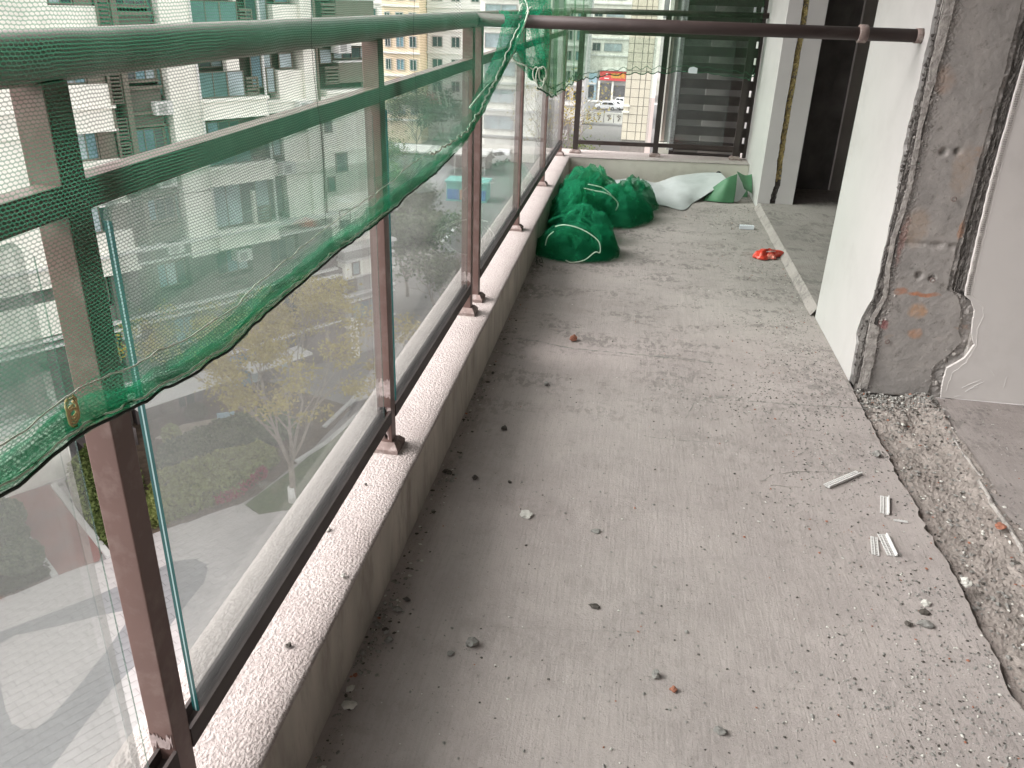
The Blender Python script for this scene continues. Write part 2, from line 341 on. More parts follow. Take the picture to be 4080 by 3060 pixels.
def cloth_mat(name, alpha, col=(.010, .19, .085)):
    m, t = new_mat(name)
    co = coords(t); n = noise_tex(t, co, 18, 5, .6); n2 = noise_tex(t, co, 210, 2, .5)
    f_ = ramp(t, n, [(.3, alpha - .14), (.7, min(1, alpha + .08))]); fm_ = N(t, 'ShaderNodeMath', operation='MULTIPLY'); t.links.new(f_, fm_.inputs[0]); t.links.new(ramp(t, n2, [(.38, .45), (.58, 1.12)]), fm_.inputs[1]); f = fm_.outputs[0]
    d = N(t, 'ShaderNodeBsdfDiffuse'); d.inputs[0].default_value = (*col, 1)
    tl = N(t, 'ShaderNodeBsdfTranslucent'); tl.inputs[0].default_value = (col[0] * 1.8, col[1] * 1.7, col[2] * 1.7, 1)
    a = N(t, 'ShaderNodeMixShader', Fac=.5); t.links.new(d.outputs[0], a.inputs[1]); t.links.new(tl.outputs[0], a.inputs[2])
    tr = N(t, 'ShaderNodeBsdfTransparent'); tr.inputs[0].default_value = (.88, .97, .91, 1)
    mx = t.nodes.new('ShaderNodeMixShader'); t.links.new(f, mx.inputs[0]); t.links.new(tr.outputs[0], mx.inputs[1]); t.links.new(a.outputs[0], mx.inputs[2])
    o = t.nodes.new('ShaderNodeOutputMaterial'); t.links.new(mx.outputs[0], o.inputs[0]); return m
M['net_fold'] = cloth_mat('gathered_green_net', .56, (.012, .165, .080))
M['net_heap'] = cloth_mat('heaped_green_net', .52, (.026, .25, .13))
M['hem_green'] = mat('hem_thread', (.035, .10, .055), .85, .2, 80)
M['net_bundle'] = cloth_mat('bunched_green_net', .74, (.014, .20, .105))
M['net_far'] = cloth_mat('fine_green_net', .34, (.040, .095, .050))
M['edge_soft'] = cloth_mat('soft_glass_edge', .45, (.10, .13, .13))
M['film'] = cloth_mat('clear_film', .55, (.45, .46, .48))

# ------------------------------------------------------------------ mesh helpers
class MB:
    def __init__(s): s.v = []; s.f = []; s.mi = []; s.uv = None; s.smooth = False
    def quad(s, a, b, c, d, mi=0):
        i = len(s.v); s.v += [a, b, c, d]; s.f.append((i, i+1, i+2, i+3)); s.mi.append(mi)
    def hexa(s, p, mi=0):            # p: 8 points, bottom 4 ccw then top 4
        i = len(s.v); s.v += [tuple(q) for q in p]
        for f in ((3,2,1,0),(4,5,6,7),(0,1,5,4),(1,2,6,5),(2,3,7,6),(3,0,4,7)):
            s.f.append(tuple(i+k for k in f)); s.mi.append(mi)
    def box(s, x0, x1, y0, y1, z0, z1, mi=0):
        s.hexa([(x0,y0,z0),(x1,y0,z0),(x1,y1,z0),(x0,y1,z0),(x0,y0,z1),(x1,y0,z1),(x1,y1,z1),(x0,y1,z1)], mi); return s
    def obox(s, c, hx, hy, hz, rot=0., mi=0, tilt=0.):
        R = Matrix.Rotation(rot, 3, 'Z') @ Matrix.Rotation(tilt, 3, 'X')
        P = []
        for z in (-hz, hz):
            for x, y in ((-hx,-hy),(hx,-hy),(hx,hy),(-hx,hy)):
                q = R @ Vector((x, y, z)); P.append((c[0]+q.x, c[1]+q.y, c[2]+q.z))
        s.hexa(P, mi); return s
    def prism(s, poly, z0, z1, mi=0):           # poly of (x,y) ccw
        n = len(poly); i = len(s.v)
        s.v += [(p[0], p[1], z0) for p in poly] + [(p[0], p[1], z1) for p in poly]
        s.f.append(tuple(i+k for k in range(n-1,-1,-1))); s.mi.append(mi)
        s.f.append(tuple(i+n+k for k in range(n))); s.mi.append(mi)
        for k in range(n):
            j = (k+1) % n; s.f.append((i+k, i+j, i+n+j, i+n+k)); s.mi.append(mi)
        return s
    def sheet(s, poly, z, mi=0):
        i = len(s.v); s.v += [(p[0], p[1], z) for p in poly]; s.f.append(tuple(range(i, i+len(poly)))); s.mi.append(mi); return s
    def plate(s, poly, axis, a0, a1, mi=0):     # polygon in the two other axes, extruded along axis
        n = len(poly); i = len(s.v)
        def P(p, a):
            return (a, p[0], p[1]) if axis == 'x' else (p[0], a, p[1])
        s.v += [P(p, a0) for p in poly] + [P(p, a1) for p in poly]
        s.f.append(tuple(i+k for k in range(n-1,-1,-1))); s.mi.append(mi)
        s.f.append(tuple(i+n+k for k in range(n))); s.mi.append(mi)
        for k in range(n):
            j = (k+1) % n; s.f.append((i+k, i+j, i+n+j, i+n+k)); s.mi.append(mi)
        return s
    def tube(s, pts, r, n=10, mi=0, caps=True):
        pts = [Vector(p) for p in pts]; rs = r if hasattr(r, '__len__') else [r]*len(pts)
        rings = []
        up = None
        for k, p in enumerate(pts):
            a = pts[max(0, k-1)]; b = pts[min(len(pts)-1, k+1)]
            t = (b-a); t = t.normalized() if t.length > 1e-9 else Vector((0,0,1))
            if up is None: up = Vector((0,0,1)) if abs(t.z) < .9 else Vector((1,0,0))
            e1 = t.cross(up)
            if e1.length < 1e-4: e1 = t.cross(Vector((0.3,1,0)))
            e1.normalize(); e2 = e1.cross(t).normalized(); up = e2
            i = len(s.v)
            for j in range(n):
                a_ = 2*PI*j/n; q = p + (e1*math.cos(a_) + e2*math.sin(a_))*rs[k]; s.v.append(tuple(q))
            rings.append(i)
        for k in range(len(rings)-1):
            for j in range(n):
                j2 = (j+1) % n; s.f.append((rings[k]+j, rings[k]+j2, rings[k+1]+j2, rings[k+1]+j)); s.mi.append(mi)
        if caps:
            s.f.append(tuple(rings[0]+j for j in range(n-1,-1,-1))); s.mi.append(mi)
            s.f.append(tuple(rings[-1]+j for j in range(n))); s.mi.append(mi)
        return s
    def grid(s, fn, nu, nv, mi=0, uvfn=None):
        i = len(s.v)
        for a in range(nu+1):
            for b in range(nv+1):
                s.v.append(tuple(fn(a/nu, b/nv)))
        for a in range(nu):
            for b in range(nv):
                q = i + a*(nv+1) + b
                s.f.append((q, q+nv+1, q+nv+2, q+1)); s.mi.append(mi)
        return s
    def build(s, name, mats, parent=None, origin=None, smooth=None, kind=None, bevel=0., uvs=None):
        o3 = Vector((0,0,0))
        if parent is not None:
            p = parent
            while p is not None: o3 += p.location; p = p.parent
        elif origin is not None: o3 = Vector(origin)
        V = np.array(s.v, dtype=float) - np.array(o3)
        me = bpy.data.meshes.new(name); me.from_pydata(V.tolist(), [], s.f)
        if not isinstance(mats, (list, tuple)): mats = [mats]
        for m_ in mats: me.materials.append(M[m_] if isinstance(m_, str) else m_)
        if len(mats) > 1: me.polygons.foreach_set('material_index', s.mi)
        if smooth if smooth is not None else s.smooth: me.polygons.foreach_set('use_smooth', [True]*len(me.polygons))
        if uvs is not None:
            ul = me.uv_layers.new(name='UVMap'); li = np.zeros(len(me.loops), dtype=np.int32); me.loops.foreach_get('vertex_index', li)
            ul.data.foreach_set('uv', np.array(uvs)[li].ravel())
        me.update()
        ob = bpy.data.objects.new(name, me); COL.objects.link(ob)
        if parent is not None: ob.parent = parent
        elif origin is not None: ob.location = o3
        if kind: ob['kind'] = kind
        if bevel:
            b = ob.modifiers.new('bevel', 'BEVEL'); b.width = bevel; b.segments = 2; b.limit_method = 'ANGLE'
        return ob
def tag(o, label, cat, group=None):
    o['label'] = label; o['category'] = cat
    if group: o['group'] = group
    return o
def thing(name, label, cat, loc=(0,0,0), group=None):
    o = bpy.data.objects.new(name, None); COL.objects.link(o); o.location = loc; o.empty_display_size = .1
    return tag(o, label, cat, group)
def struct(o): o['kind'] = 'structure'; return o
def fbm(x, y, z=0., o=4):
    return noise.fractal(Vector((x, y, z)), .9, 2.1, o)

# ================================================================== BALCONY FLOOR AND SLABS
def floor_h(x, y):
    h = .0022 * fbm(x*2.2, y*2.2, 3) + .0006 * fbm(x*18, y*9, 5)
    # a lap where one day's screed ends (runs across the balcony, sloping away to the right)
    yl = 3.70 - .30*(x + .4) + .03*math.sin(x*7)
    h += -.0035 if y > yl else .0
    h += .0045*math.exp(-((x-.7)/.35)**2 - ((y-3.15-.1*x)/.07)**2)
    h -= .002*math.exp(-((y - (1.62 + .04*math.sin(x*9) + .02*fbm(x*6, 1)))/.004)**2)
    return h
def edge_x(y):
    if y > 3.42: return 1.05
    return 1.045 + .016*fbm(y*5, 2.2) + .012*fbm(y*17, 9.1)
NX, NY = 84, 520
mb = MB()
mb.grid(lambda a, b: (lambda y: (lambda x: (x, y, floor_h(x, y)))(-.62 + a*(edge_x(y) + .62)))(-4.0 + 12.0*(b**1.0)), NX, NY)
# front edge drop towards the trench
i0 = len(mb.v)
for b in range(NY+1):
    y = -4 + 12*b/NY; mb.v.append((edge_x(y) + .004*fbm(y*30, 4), y, -.06))
base = NX*(NY+1)
for b in range(NY): mb.f.append((base+b, i0+b, i0+b+1, base+b+1)); mb.mi.append(0)
struct(mb.build('balcony_floor', 'screed', smooth=False))
struct(MB().box(-1.0, 1.40, -4, 8.1, -.32, -.075).build('floor_slab', 'mortar_light'))
def crack(name, px, w, z=.0018, mat_='stone_dark', jit=.006):
    P = [Vector(at_z(u, v, 0.)) for u, v in px]; mb = MB(); out = []
    for a, b in zip(P[:-1], P[1:]):
        k = max(2, int((b-a).length/.012))
        for j in range(k): out.append(a.lerp(b, j/k))
    out.append(P[-1]); pr_ = None
    for i, p in enumerate(out):
        q = Vector((p.x+jit*.5*fbm(p.x*30, p.y*30, 4), p.y+jit*fbm(p.x*22, p.y*22, 1), 0)); ww = w*max(.12, .5+1.2*fbm(p.x*40, p.y*9, 7)); h_ = floor_h(q.x, q.y)+z
        L_, R_ = (q.x, q.y-ww, h_), (q.x, q.y+ww, h_)
        if pr_: mb.quad(pr_[0], L_, R_, pr_[1])
        pr_ = (L_, R_)
    return struct(mb.build(name, mat_))
crack('hairline_crack', [(1018, 1353), (1060, 1352), (1130, 1356), (1200, 1357), (1250, 1363), (1330, 1364), (1384, 1369)], .0007, mat_='stone_grey')
crack('lap_shadow_line', [(1085, 726), (1160, 738), (1240, 752), (1330, 761), (1400, 768), (1500, 777), (1560, 786)], .0080, mat_='stone_grey')  # flat grey strip painted as the shadow line of the screed step
crack('hairline_crack', [(1640, 1042), (1668, 1027), (1700, 1022), (1750, 1020), (1800, 1021), (1862, 1026)], .0016, mat_='stone_dark')
crack('hairline_crack', [(1665, 1048), (1700, 1052), (1730, 1054)], .0014)
crack('hairline_crack', [(1750, 1290), (1748, 1270), (1742, 1250), (1740, 1232), (1736, 1218)], .0012, jit=.004)
crack('lap_shadow_line', [(1480, 905), (1500, 872), (1530, 862), (1580, 858), (1620, 868), (1700, 876), (1800, 880), (1870, 884)], .004, mat_='stone_grey')  # another lap edge, its shade drawn as a grey strip
crack('hairline_crack', [(1390, 942), (1430, 948), (1470, 952), (1540, 955)], .0018, mat_='stone_grey')
# trench where the old wall stood
mb = MB(); 
def trench(a, b):
    y = -3.0 + 6.43*b; x = 1.02 + .345*a
    h = -.026 + .012*fbm(x*6, y*6, 1) + .006*abs(fbm(x*28, y*28, 2)) + .0025*fbm(x*80, y*80, 3) - .012*math.exp(-((a-.06)/.12)**2)
    h += .022*math.exp(-((a-1)/.22)**2)
    if y > 3.0: h += .05*(y-3.0)*(.6 + fbm(x*12, y*12))
    return (x, y, h)
mb.grid(trench, 46, 620)
tr = struct(mb.build('trench_bed', 'rubble_bed'))
# room floor on the right of the trench and its raised plaster ridge
mb = MB()
mb.grid(lambda a, b: (lambda y, e: (e + a*(6.0-e), y, -.004 + .003*fbm((e+a*4)*3, y*3)))(-4.0 + 7.43*b, 1.345 + .012*fbm((-4+7.43*b)*6, 7)), 60, 240)
struct(mb.build('room_floor', 'screed_room'))
mb = MB()
for (ya, yb, x0, w) in ((2.75, 3.02, 1.338, .008), (2.30, 2.72, 1.318, .010), (1.60, 2.36, 1.345, .013), (.6, 1.5, 1.35, .013)):
    n = 26
    for k in range(n):
        y = ya + (yb-ya)*k/n; y2 = ya + (yb-ya)*(k+1)/n
        c0 = x0 + .010*fbm(y*6, 1.3); c1 = x0 + .010*fbm(y2*6, 1.3)
        mb.hexa([(c0-w*.5, y, -.04), (c0+w*.5, y, -.04), (c1+w*.5, y2, -.04), (c1-w*.5, y2, -.04),
                 (c0-w*.35, y, .004+.003*fbm(y*40, 2)), (c0+w*.3, y, .003), (c1+w*.3, y2, .003), (c1-w*.35, y2, .004+.003*fbm(y2*40, 2))])
struct(mb.build('plaster_ridge', 'mortar_light'))
# second room, floor 5 cm higher, with its sloped pale riser
mb = MB(); mb.grid(lambda a, b: (1.062 + a*3.9, 4.40 + b*5.5, .045 + .003*fbm(a*9, b*9)), 40, 50)
struct(mb.build('back_room_floor', 'screed_room'))
mb = MB(); mb.grid(lambda a, b: (1.028 + .034*a + .004*fbm(b*22, a*3), 4.38 + b*2.62, -.004 + .05*a), 3, 110)
struct(mb.build('riser', 'screed_room'))
struct(MB().box(-1.0, 5.2, -4, 8.35, 2.75, 3.0).build('ceiling', 'ceiling'))

# ================================================================== KERBS
def kerb_section(x_in, x_out, h):
    # rounded stucco top, plain inner face
    pts = [(x_out, -.9), (x_out, h-.012), (x_out+.02, h-.001)]
    for k in range(1, 9):
        a = k/9; pts.append((x_out + (x_in-x_out)*a, h - .001 + .003*math.sin(a*PI)))
    pts += [(x_in-.010, h-.001), (x_in-.004, h-.002), (x_in-.001, h-.005), (x_in, h-.009), (x_in, h-.013), (x_in, h-.03), (x_in, -.05), (x_in, -.08)]
    return pts
kt = thing('balcony_kerb', 'low kerb with rough pinkish stucco top running under the long glass railing', 'kerb', (-.7, 2, 0))
sec = kerb_section(-.573, -.85, .219)
mb = MB(); NYK = 260
for b in range(NYK+1):
    y = -4 + 12.05*b/NYK
    for k, (x, z) in enumerate(sec):
        jx = .0018*fbm(y*14, .7) if k >= 12 else 0
        mb.v.append((x+jx, y, z + (.0012*fbm(y*9, x*20) if k > 1 and k < len(sec)-1 else 0)))
n = len(sec)
for b in range(NYK):
    for k in range(n-1):
        q = b*n+k; mb.f.append((q, q+1, q+n+1, q+n)); mb.mi.append(1 if k >= n-5 else 0)
mb.build('kerb_body', ['stucco', 'kerb_side'], kt, smooth=True)
fk = thing('end_kerb', 'low kerb across the far end of the balcony, pale inner face', 'kerb', (.2, 7.85, 0))
mb = MB()
mb.hexa([(-.571, 7.64, -.08), (1.045, 7.77, -.08), (1.045, 8.10, -.4), (-.85, 8.06, -.4), (-.571, 7.64, .214), (1.045, 7.77, .214), (1.045, 8.10, .214), (-.849, 8.06, .214)])
mb.build('kerb_body', 'end_kerb', fk, bevel=.006)
m2 = MB(); m2.hexa([(-.565, 7.635, .2145), (1.045, 7.765, .2145), (1.045, 8.105, .2145), (-.86, 8.065, .2145), (-.565, 7.635, .2215), (1.045, 7.765, .2215), (1.045, 8.105, .2215), (-.86, 8.065, .2215)])
m2.build('stucco_top', 'stucco', fk, bevel=.002)
px = at_y(1551, 372, 7.79)
mb = MB(); mb.plate([(px[0]+.026*math.cos(a*PI/10), px[2]-.004+.026*math.sin(a*PI/10)) for a in range(0, 20)], 'y', 7.69, 7.725)
mb.build('drain_hole', 'rubber', fk)

# ================================================================== RAILINGS
def post(parent, x0, x1, y0, y1, zb, zt, cx, cy, ps=.041):
    p = MB().box(x0, x1, y0, y1, zb+.022, zt).build('post', 'metal_front', parent, bevel=.0018)
    b = MB(); c = .024
    b.box(cx-ps, cx+ps, cy-ps-.003, cy+ps+.003, zb-.002, zb+.014)
    t_, s_ = zb+.014, ps
    b.hexa([(cx-ps, cy-ps-.003, t_), (cx+ps, cy-ps-.003, t_), (cx+ps, cy+ps+.003, t_), (cx-ps, cy+ps+.003, t_),
            (cx-.027, cy-.027, zb+.032), (cx+.027, cy-.027, zb+.032), (cx+.027, cy+.027, zb+.032), (cx-.027, cy+.027, zb+.032)])
    b.build('base_plate', 'dusty_metal', parent)
def pane(parent, y0, y1, z0, z1, x=-.672, t=.0062, pm_='pane'):
    b = MB()
    for s in (-1, 1):
        xx = x + s*t; r = .02
        poly = [(y0, z0), (y1, z0)] + [(y1-r+r*math.cos(a), z1-r+r*math.sin(a)) for a in (0, .5, 1.05, 1.57)] + [(y0+r-r*math.sin(a), z1-r+r*math.cos(a)) for a in (0, .5, 1.05, 1.57)]
        i = len(b.v); b.v += [(xx, q[0], q[1]) for q in poly]
        b.f.append(tuple(range(i, i+len(poly))) if s > 0 else tuple(range(i+len(poly)-1, i-1, -1))); b.mi.append(0)
    b.tube([(x+t+.0004, y1, z0), (x+t+.0004, y1, z1-.02)], .0012, 4, 3)
    for (xa, xb, mi) in ((x-t, x-.0012, 1), (x-.0012, x+.0012, 2), (x+.0012, x+t, 1)):
        for k in range(len(poly)):
            p, q = poly[k], poly[(k+1) % len(poly)]
            if abs(p[1]-z0) < 1e-6 and abs(q[1]-z0) < 1e-6: continue
            if min(p[0], q[0]) > (y0+y1)/2: continue
            b.quad((xa, p[0], p[1]), (xb, p[0], p[1]), (xb, q[0], q[1]), (xa, q[0], q[1]), mi if max(p[0], q[0]) < (y0+y1)/2 and abs(p[1]-q[1]) > .05 else 3)
    return b.build('glass_pane', [pm_, 'edge_teal', 'edge_line', 'edge_soft'], parent)
XR = -.675
r1 = thing('balcony_railing', 'brown metal railing nearest the camera, glass panes behind the draped green net', 'railing', (XR, 1.5, .22))
post(r1, -.697, -.655, -.385, -.340, .22, 1.40, XR, -.362)
post(r1, -.699, -.656, .874, .919, .22, 1.40, XR, .897)
post(r1, -.699, -.656, 2.132, 2.177, .22, 1.40, XR, 2.156)
post(r1, -.699, -.656, 3.378, 3.423, .22, 1.40, XR, 3.400)
MB().tube([(XR, y, 1.425) for y in (-2, 1, 3.55)], .029, 20).build('handrail', 'handrail', r1, smooth=True)
def channel(parent, y0, y1):
    b = MB(); b.box(-.6905, -.684, y0, y1, .320, .362); b.box(-.6605, -.654, y0, y1, .320, .362); b.box(-.684, -.6605, y0, y1, .320, .338)
    b.build('bottom_rail', 'louver', parent)
for (a, b) in ((-.34, .874), (.919, 2.132), (2.177, 3.378)):
    MB().box(-.692, -.657, a, b, 1.250, 1.287).build('mid_rail', 'metal_front', r1, bevel=.0015)
    channel(r1, a, b)
pane(r1, -.29, .815, .350, 1.238, pm_='pane_clear'); pane(r1, .968, 2.092, .350, 1.242); pane(r1, 2.225, 3.335, .350, 1.242)
M['splash'] = mat('cement_splash', (.33, .27, .255), .9, .25, 60, .6, 200, .001, .1, dirt=(.18, .13, .12), ds=55)
rs_ = random.Random(9)
for (x0_, x1_, yf, za, zb_) in ((-.699, -.656, 2.1308, .40, .47), (-.699, -.656, 2.1308, .355, .375), (-.6985, -.665, 2.1308, .26, .30), (-.698, -.66, .8728, .36, .40), (-.699, -.657, 3.3768, .37, .42)):
    n_ = 14; top = [(x0_+(x1_-x0_)*k/n_, zb_-abs(rs_.gauss(0, .012))) for k in range(n_+1)]; bot = [(x0_+(x1_-x0_)*k/n_, za+abs(rs_.gauss(0, .008))) for k in range(n_+1)]
    MB().plate(bot+top[::-1], 'y', yf, yf+.0015).build('cement_splash', 'splash', r1)
r2 = thing('balcony_railing', 'brown metal railing beyond the cross bar, four slim posts with hazy glass', 'railing', (XR, 5.6, .22))
YP = [3.585, 4.915, 6.285, 7.68]
for yc in YP: post(r2, -.699, -.656, yc-.022, yc+.022, .22, 1.40, XR, yc)
MB().tube([(XR, 3.56, 1.425), (XR, 5.5, 1.425), (XR, 7.86, 1.425)], .029, 20).build('handrail', 'handrail', r2, smooth=True)
for a, b in zip(YP[:-1], YP[1:]):
    MB().box(-.692, -.657, a+.022, b-.022, 1.250, 1.287).build('mid_rail', 'metal_front', r2, bevel=.0015)
    channel(r2, a+.022, b-.022)
    pane(r2, a+.06, b-.06, .350, 1.242)
# far railing
r3 = thing('end_railing', 'dark brown railing across the far end of the balcony with three posts', 'railing', (.2, 7.88, .22))
FP = [(-.545, 7.865), (.195, 7.905), (.93, 7.99)]
for (x, y) in FP:
    MB().box(x-.024, x+.024, y-.022, y+.022, .24, 1.415).build('post', 'louver', r3)
    b = MB(); b.box(x-.05, x+.05, y-.045, y+.045, .219, .236)
    b.hexa([(x-.05,y-.045,.236),(x+.05,y-.045,.236),(x+.05,y+.045,.236),(x-.05,y+.045,.236),(x-.03,y-.03,.254),(x+.03,y-.03,.254),(x+.03,y+.03,.254),(x-.03,y+.03,.254)])
    b.build('base_plate', 'dusty_metal', r3)
def yl(x): return 7.895 + .085*x
MB().tube([(-.675, yl(-.675), 1.432), (1.05, yl(1.05), 1.445)], .024, 14).build('handrail', 'pipe', r3, smooth=True)
for (xa, xb) in ((-.521, .171), (.219, .906)):
    for nm, z0, z1 in (('bottom_rail', .306, .341), ('mid_rail', 1.250, 1.285)):
        b = MB(); b.hexa([(xa, yl(xa)-.016, z0), (xb, yl(xb)-.016, z0), (xb, yl(xb)+.016, z0), (xa, yl(xa)+.016, z0), (xa, yl(xa)-.016, z1), (xb, yl(xb)-.016, z1), (xb, yl(xb)+.016, z1), (xa, yl(xa)+.016, z1)])
        b.build(nm, 'pipe', r3)
for (xa, xb) in ((-.485, .115), (.262, .80)):
    b = MB()
    for s in (-1, 1):
        P = [(xa, yl(xa)+s*.006, .335), (xb, yl(xb)+s*.006, .335), (xb, yl(xb)+s*.006, 1.235), (xa, yl(xa)+s*.006, 1.235)]
        if s > 0: P = P[::-1]
        b.quad(*P, 0)
    b.quad((xa, yl(xa)-.006, .335), (xa, yl(xa)-.006, 1.235), (xa, yl(xa)+.006, 1.235), (xa, yl(xa)+.006, .335), 1)
    b.quad((xb, yl(xb)-.006, .335), (xb, yl(xb)+.006, .335), (xb, yl(xb)+.006, 1.235), (xb, yl(xb)-.006, 1.235), 1)
    b.quad((xa, yl(xa)-.006, 1.235), (xb, yl(xb)-.006, 1.235), (xb, yl(xb)+.006, 1.235), (xa, yl(xa)+.006, 1.235), 1)
    b.build('glass_pane', ['pane', 'edge_teal'], r3)
# cross bar
r4 = thing('cross_bar', 'round dusty brown pipe rail spanning the balcony from railing corner to pier', 'rail', (.2, 3.5, 1.42))
A, B = Vector((-.66, 3.46, 1.425)), Vector((1.054, 3.60, 1.424))
MB().tube([A, A.lerp(B, .5), B], .0245, 22).build('pipe', 'pipe', r4, smooth=True)
c = A.lerp(B, .868); d = (B-A).normalized()
MB().tube([c-d*.017, c-d*.017+d*.003, c+d*.014, c+d*.017], [.029, .0335, .0335, .029], 22).build('collar', 'dusty_metal', r4, smooth=True)
MB().tube([B-d*.028, B-d*.002], [.0275, .0275], 18).build('end_sleeve', 'dusty_metal', r4, smooth=True)

# ================================================================== PIER, COLUMN, WALLS ON THE RIGHT
PY = 3.452                                    # plane of the wall end facing the camera
jag = [(-.01, 3.535), (.03, 3.528), (.06, 3.537), (.12, 3.545), (.17, 3.552), (.20, 3.580), (.229, 3.579), (.25, 3.572), (.288, 3.560), (.33, 3.530), (.36, 3.508), (.404, 3.470), (.45, 3.462), (.49, 3.465), (.524, 3.455), (.57, 3.470),
       (.62, 3.468), (.66, 3.458), (.714, 3.474), (.78, 3.468), (.855, 3.474), (.90, 3.497), (.95, 3.505), (1.0, 3.507), (1.03, 3.524), (1.06, 3.518), (1.10, 3.523), (1.16, 3.512), (1.2, 3.52), (1.24, 3.508), (1.30, 3.513), (1.36, 3.520), (1.42, 3.514), (1.48, 3.522), (1.56, 3.527), (1.8, 3.53), (2.2, 3.527), (2.76, 3.53)]
def refine(pts, jit, sub=4, seed=3):
    out = []
    for (z0, a0), (z1, a1) in zip(pts[:-1], pts[1:]):
        for k in range(sub):
            f = k/sub; z = z0+(z1-z0)*f; out.append((z, a0+(a1-a0)*f + jit*fbm(z*60, seed)))
    out.append(pts[-1]); return out
pr = thing('plastered_pier', 'white plastered pier beside the cross bar, near edge of its plaster broken ragged', 'wall', (1.2, 3.9, 0))
ed = refine(jag, .004)
poly = [(a, z) for z, a in ed] + [(4.365, 2.76), (4.365, -.01)]
MB().plate(poly, 'x', 1.052, 1.072).build('plaster_skin', 'plaster_white', pr)
MB().box(1.0725, 1.388, 3.60, 4.363, 0, 2.75).build('pier_core', 'plaster_grey', pr)
# dark mortar layer recessed behind the broken plaster
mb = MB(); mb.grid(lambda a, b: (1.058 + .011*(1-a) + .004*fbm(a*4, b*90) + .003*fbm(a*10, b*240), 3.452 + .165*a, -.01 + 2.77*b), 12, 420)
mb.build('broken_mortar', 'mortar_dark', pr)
# lumps of mortar on the broken edge
def lump(c, r, seed, n=2, sq=(1, 1, 1), rough=.45):
    bm = bmesh.new(); bmesh.ops.create_icosphere(bm, subdivisions=n, radius=1)
    vs, fs = [], []
    for v in bm.verts:
        k = 1 + rough*fbm(v.co.x*1.3+seed, v.co.y*1.3, v.co.z*1.3)
        vs.append((c[0]+v.co.x*r*k*sq[0], c[1]+v.co.y*r*k*sq[1], c[2]+v.co.z*r*k*sq[2]))
    for f in bm.faces: fs.append(tuple(v.index for v in f.verts))
    bm.free(); return vs, fs
def add_lump(mb, c, r, seed, n=1, sq=(1,1,1), rough=.45, mi=0):
    vs, fs = lump(c, r, seed, n, sq, rough); i = len(mb.v); mb.v += vs
    for f in fs: mb.f.append(tuple(i+k for k in f)); mb.mi.append(mi)
mb = MB()
for k in range(150):
    z = random.random()*1.7
    zz = [abs(z-q[0]) for q in jag]; a = jag[zz.index(min(zz))][1]
    y = 3.452 + (a-3.452)*random.random()
    add_lump(mb, (1.060, y, z), random.uniform(.003, .009), k, 1)
for z, r in ((.872, .022), (.90, .014), (1.19, .012), (.83, .016), (.24, .016), (1.17, .02), (.60, .013), (.27, .018)):
    add_lump(mb, (1.064, 3.485, z), r*.62, z*10, 2)
o = mb.build('mortar_lumps', 'mortar_dark', pr); o['kind'] = 'stuff'
# concrete column end
cc = thing('concrete_column', 'bare stained concrete column face between broken plaster edges right of the pier', 'column', (1.25, 3.45, 0))
redge = [(-.01, 1.386), (.051, 1.386), (.10, 1.380), (.138, 1.386), (.18, 1.425), (.253, 1.466), (.30, 1.440), (.354, 1.432), (.40, 1.425), (.452, 1.398), (.473, 1.352), (.56, 1.348), (.65, 1.345), (.739, 1.343), (.877, 1.344), (1.0, 1.342), (1.1, 1.346), (1.2, 1.344), (1.3, 1.347), (1.4, 1.345), (1.56, 1.342), (2.0, 1.345), (2.76, 1.345)]
def redge_at(z):
    for (z0, a0), (z1, a1) in zip(redge[:-1], redge[1:]):
        if z <= z1: return a0 + (a1-a0)*max(0, (z-z0)/(z1-z0))
    return redge[-1][1]
def colpt(a, b):
    z = -.02 + 2.78*b; x = 1.058 + .43*a
    y = PY + .004 + .003*fbm(x*6, z*6) + .0007*fbm(x*50, z*50)
    e = abs(x-1.058)
    y -= .004*math.exp(-(e/.02)**2)                         # pale smear at the left arris
    y += .012*math.exp(-((z-.655)/.012)**2)*(1 if x < 1.34 else 0)*(.5+.5*fbm(x*30, 3))   # formwork joint
    rough = math.exp(-((x-1.105)/.02)**2); y += .006*rough*fbm(x*90, z*90)
    r = x - redge_at(z)
    if r > -.02: y += .008 + .010*fbm(x*25, z*25)
    if 0 < r < .035 and z > .46: y += .030
    for (hx, hz, hr) in ((1.21, .525, .012), (1.262, .515, .010), (1.185, 1.02, .012), (1.235, 1.025, .010)):
        y += .02*math.exp(-(((x-hx)**2+(z-hz)**2)/hr**2))
    return (x, y, z)
mb = MB(); mb.grid(colpt, 130, 640); mb.build('concrete_face', 'concrete', cc)
MB().box(1.075, 1.60, 3.492, 3.60, 0, 2.74).build('column_core', 'mortar_light', cc)
# pale putty strip on the left arris
la = refine([(.0, 1.074), (.10, 1.078), (.25, 1.080), (.33, 1.093), (.40, 1.098), (.43, 1.085), (.6, 1.076), (.86, 1.077), (.95, 1.079), (1.05, 1.084), (1.2, 1.080), (1.35, 1.086), (1.55, 1.089), (2.0, 1.09), (2.75, 1.09)], .004, 5, 8)
dk = refine([(.0, 1.068), (.11, 1.069), (.25, 1.060), (.33, 1.056), (.37, 1.070), (.43, 1.084), (.55, 1.070), (.67, 1.064), (.86, 1.078), (.95, 1.074), (1.0, 1.072), (1.2, 1.064), (1.35, 1.060), (1.55, 1.056), (2.75, 1.056)], .004, 6, 77)
wd = lambda z: .042 if z < .30 else (.018 if z < 1.1 else .018 + .02*min(1, (z-1.1)/.4))
MB().plate([(a+wd(z)+.004*fbm(z*45, 6), z) for z, a in dk] + [(a, z) for z, a in reversed(dk)], 'y', 3.4465, 3.4700).build('putty_strip', 'mortar_light', cc)
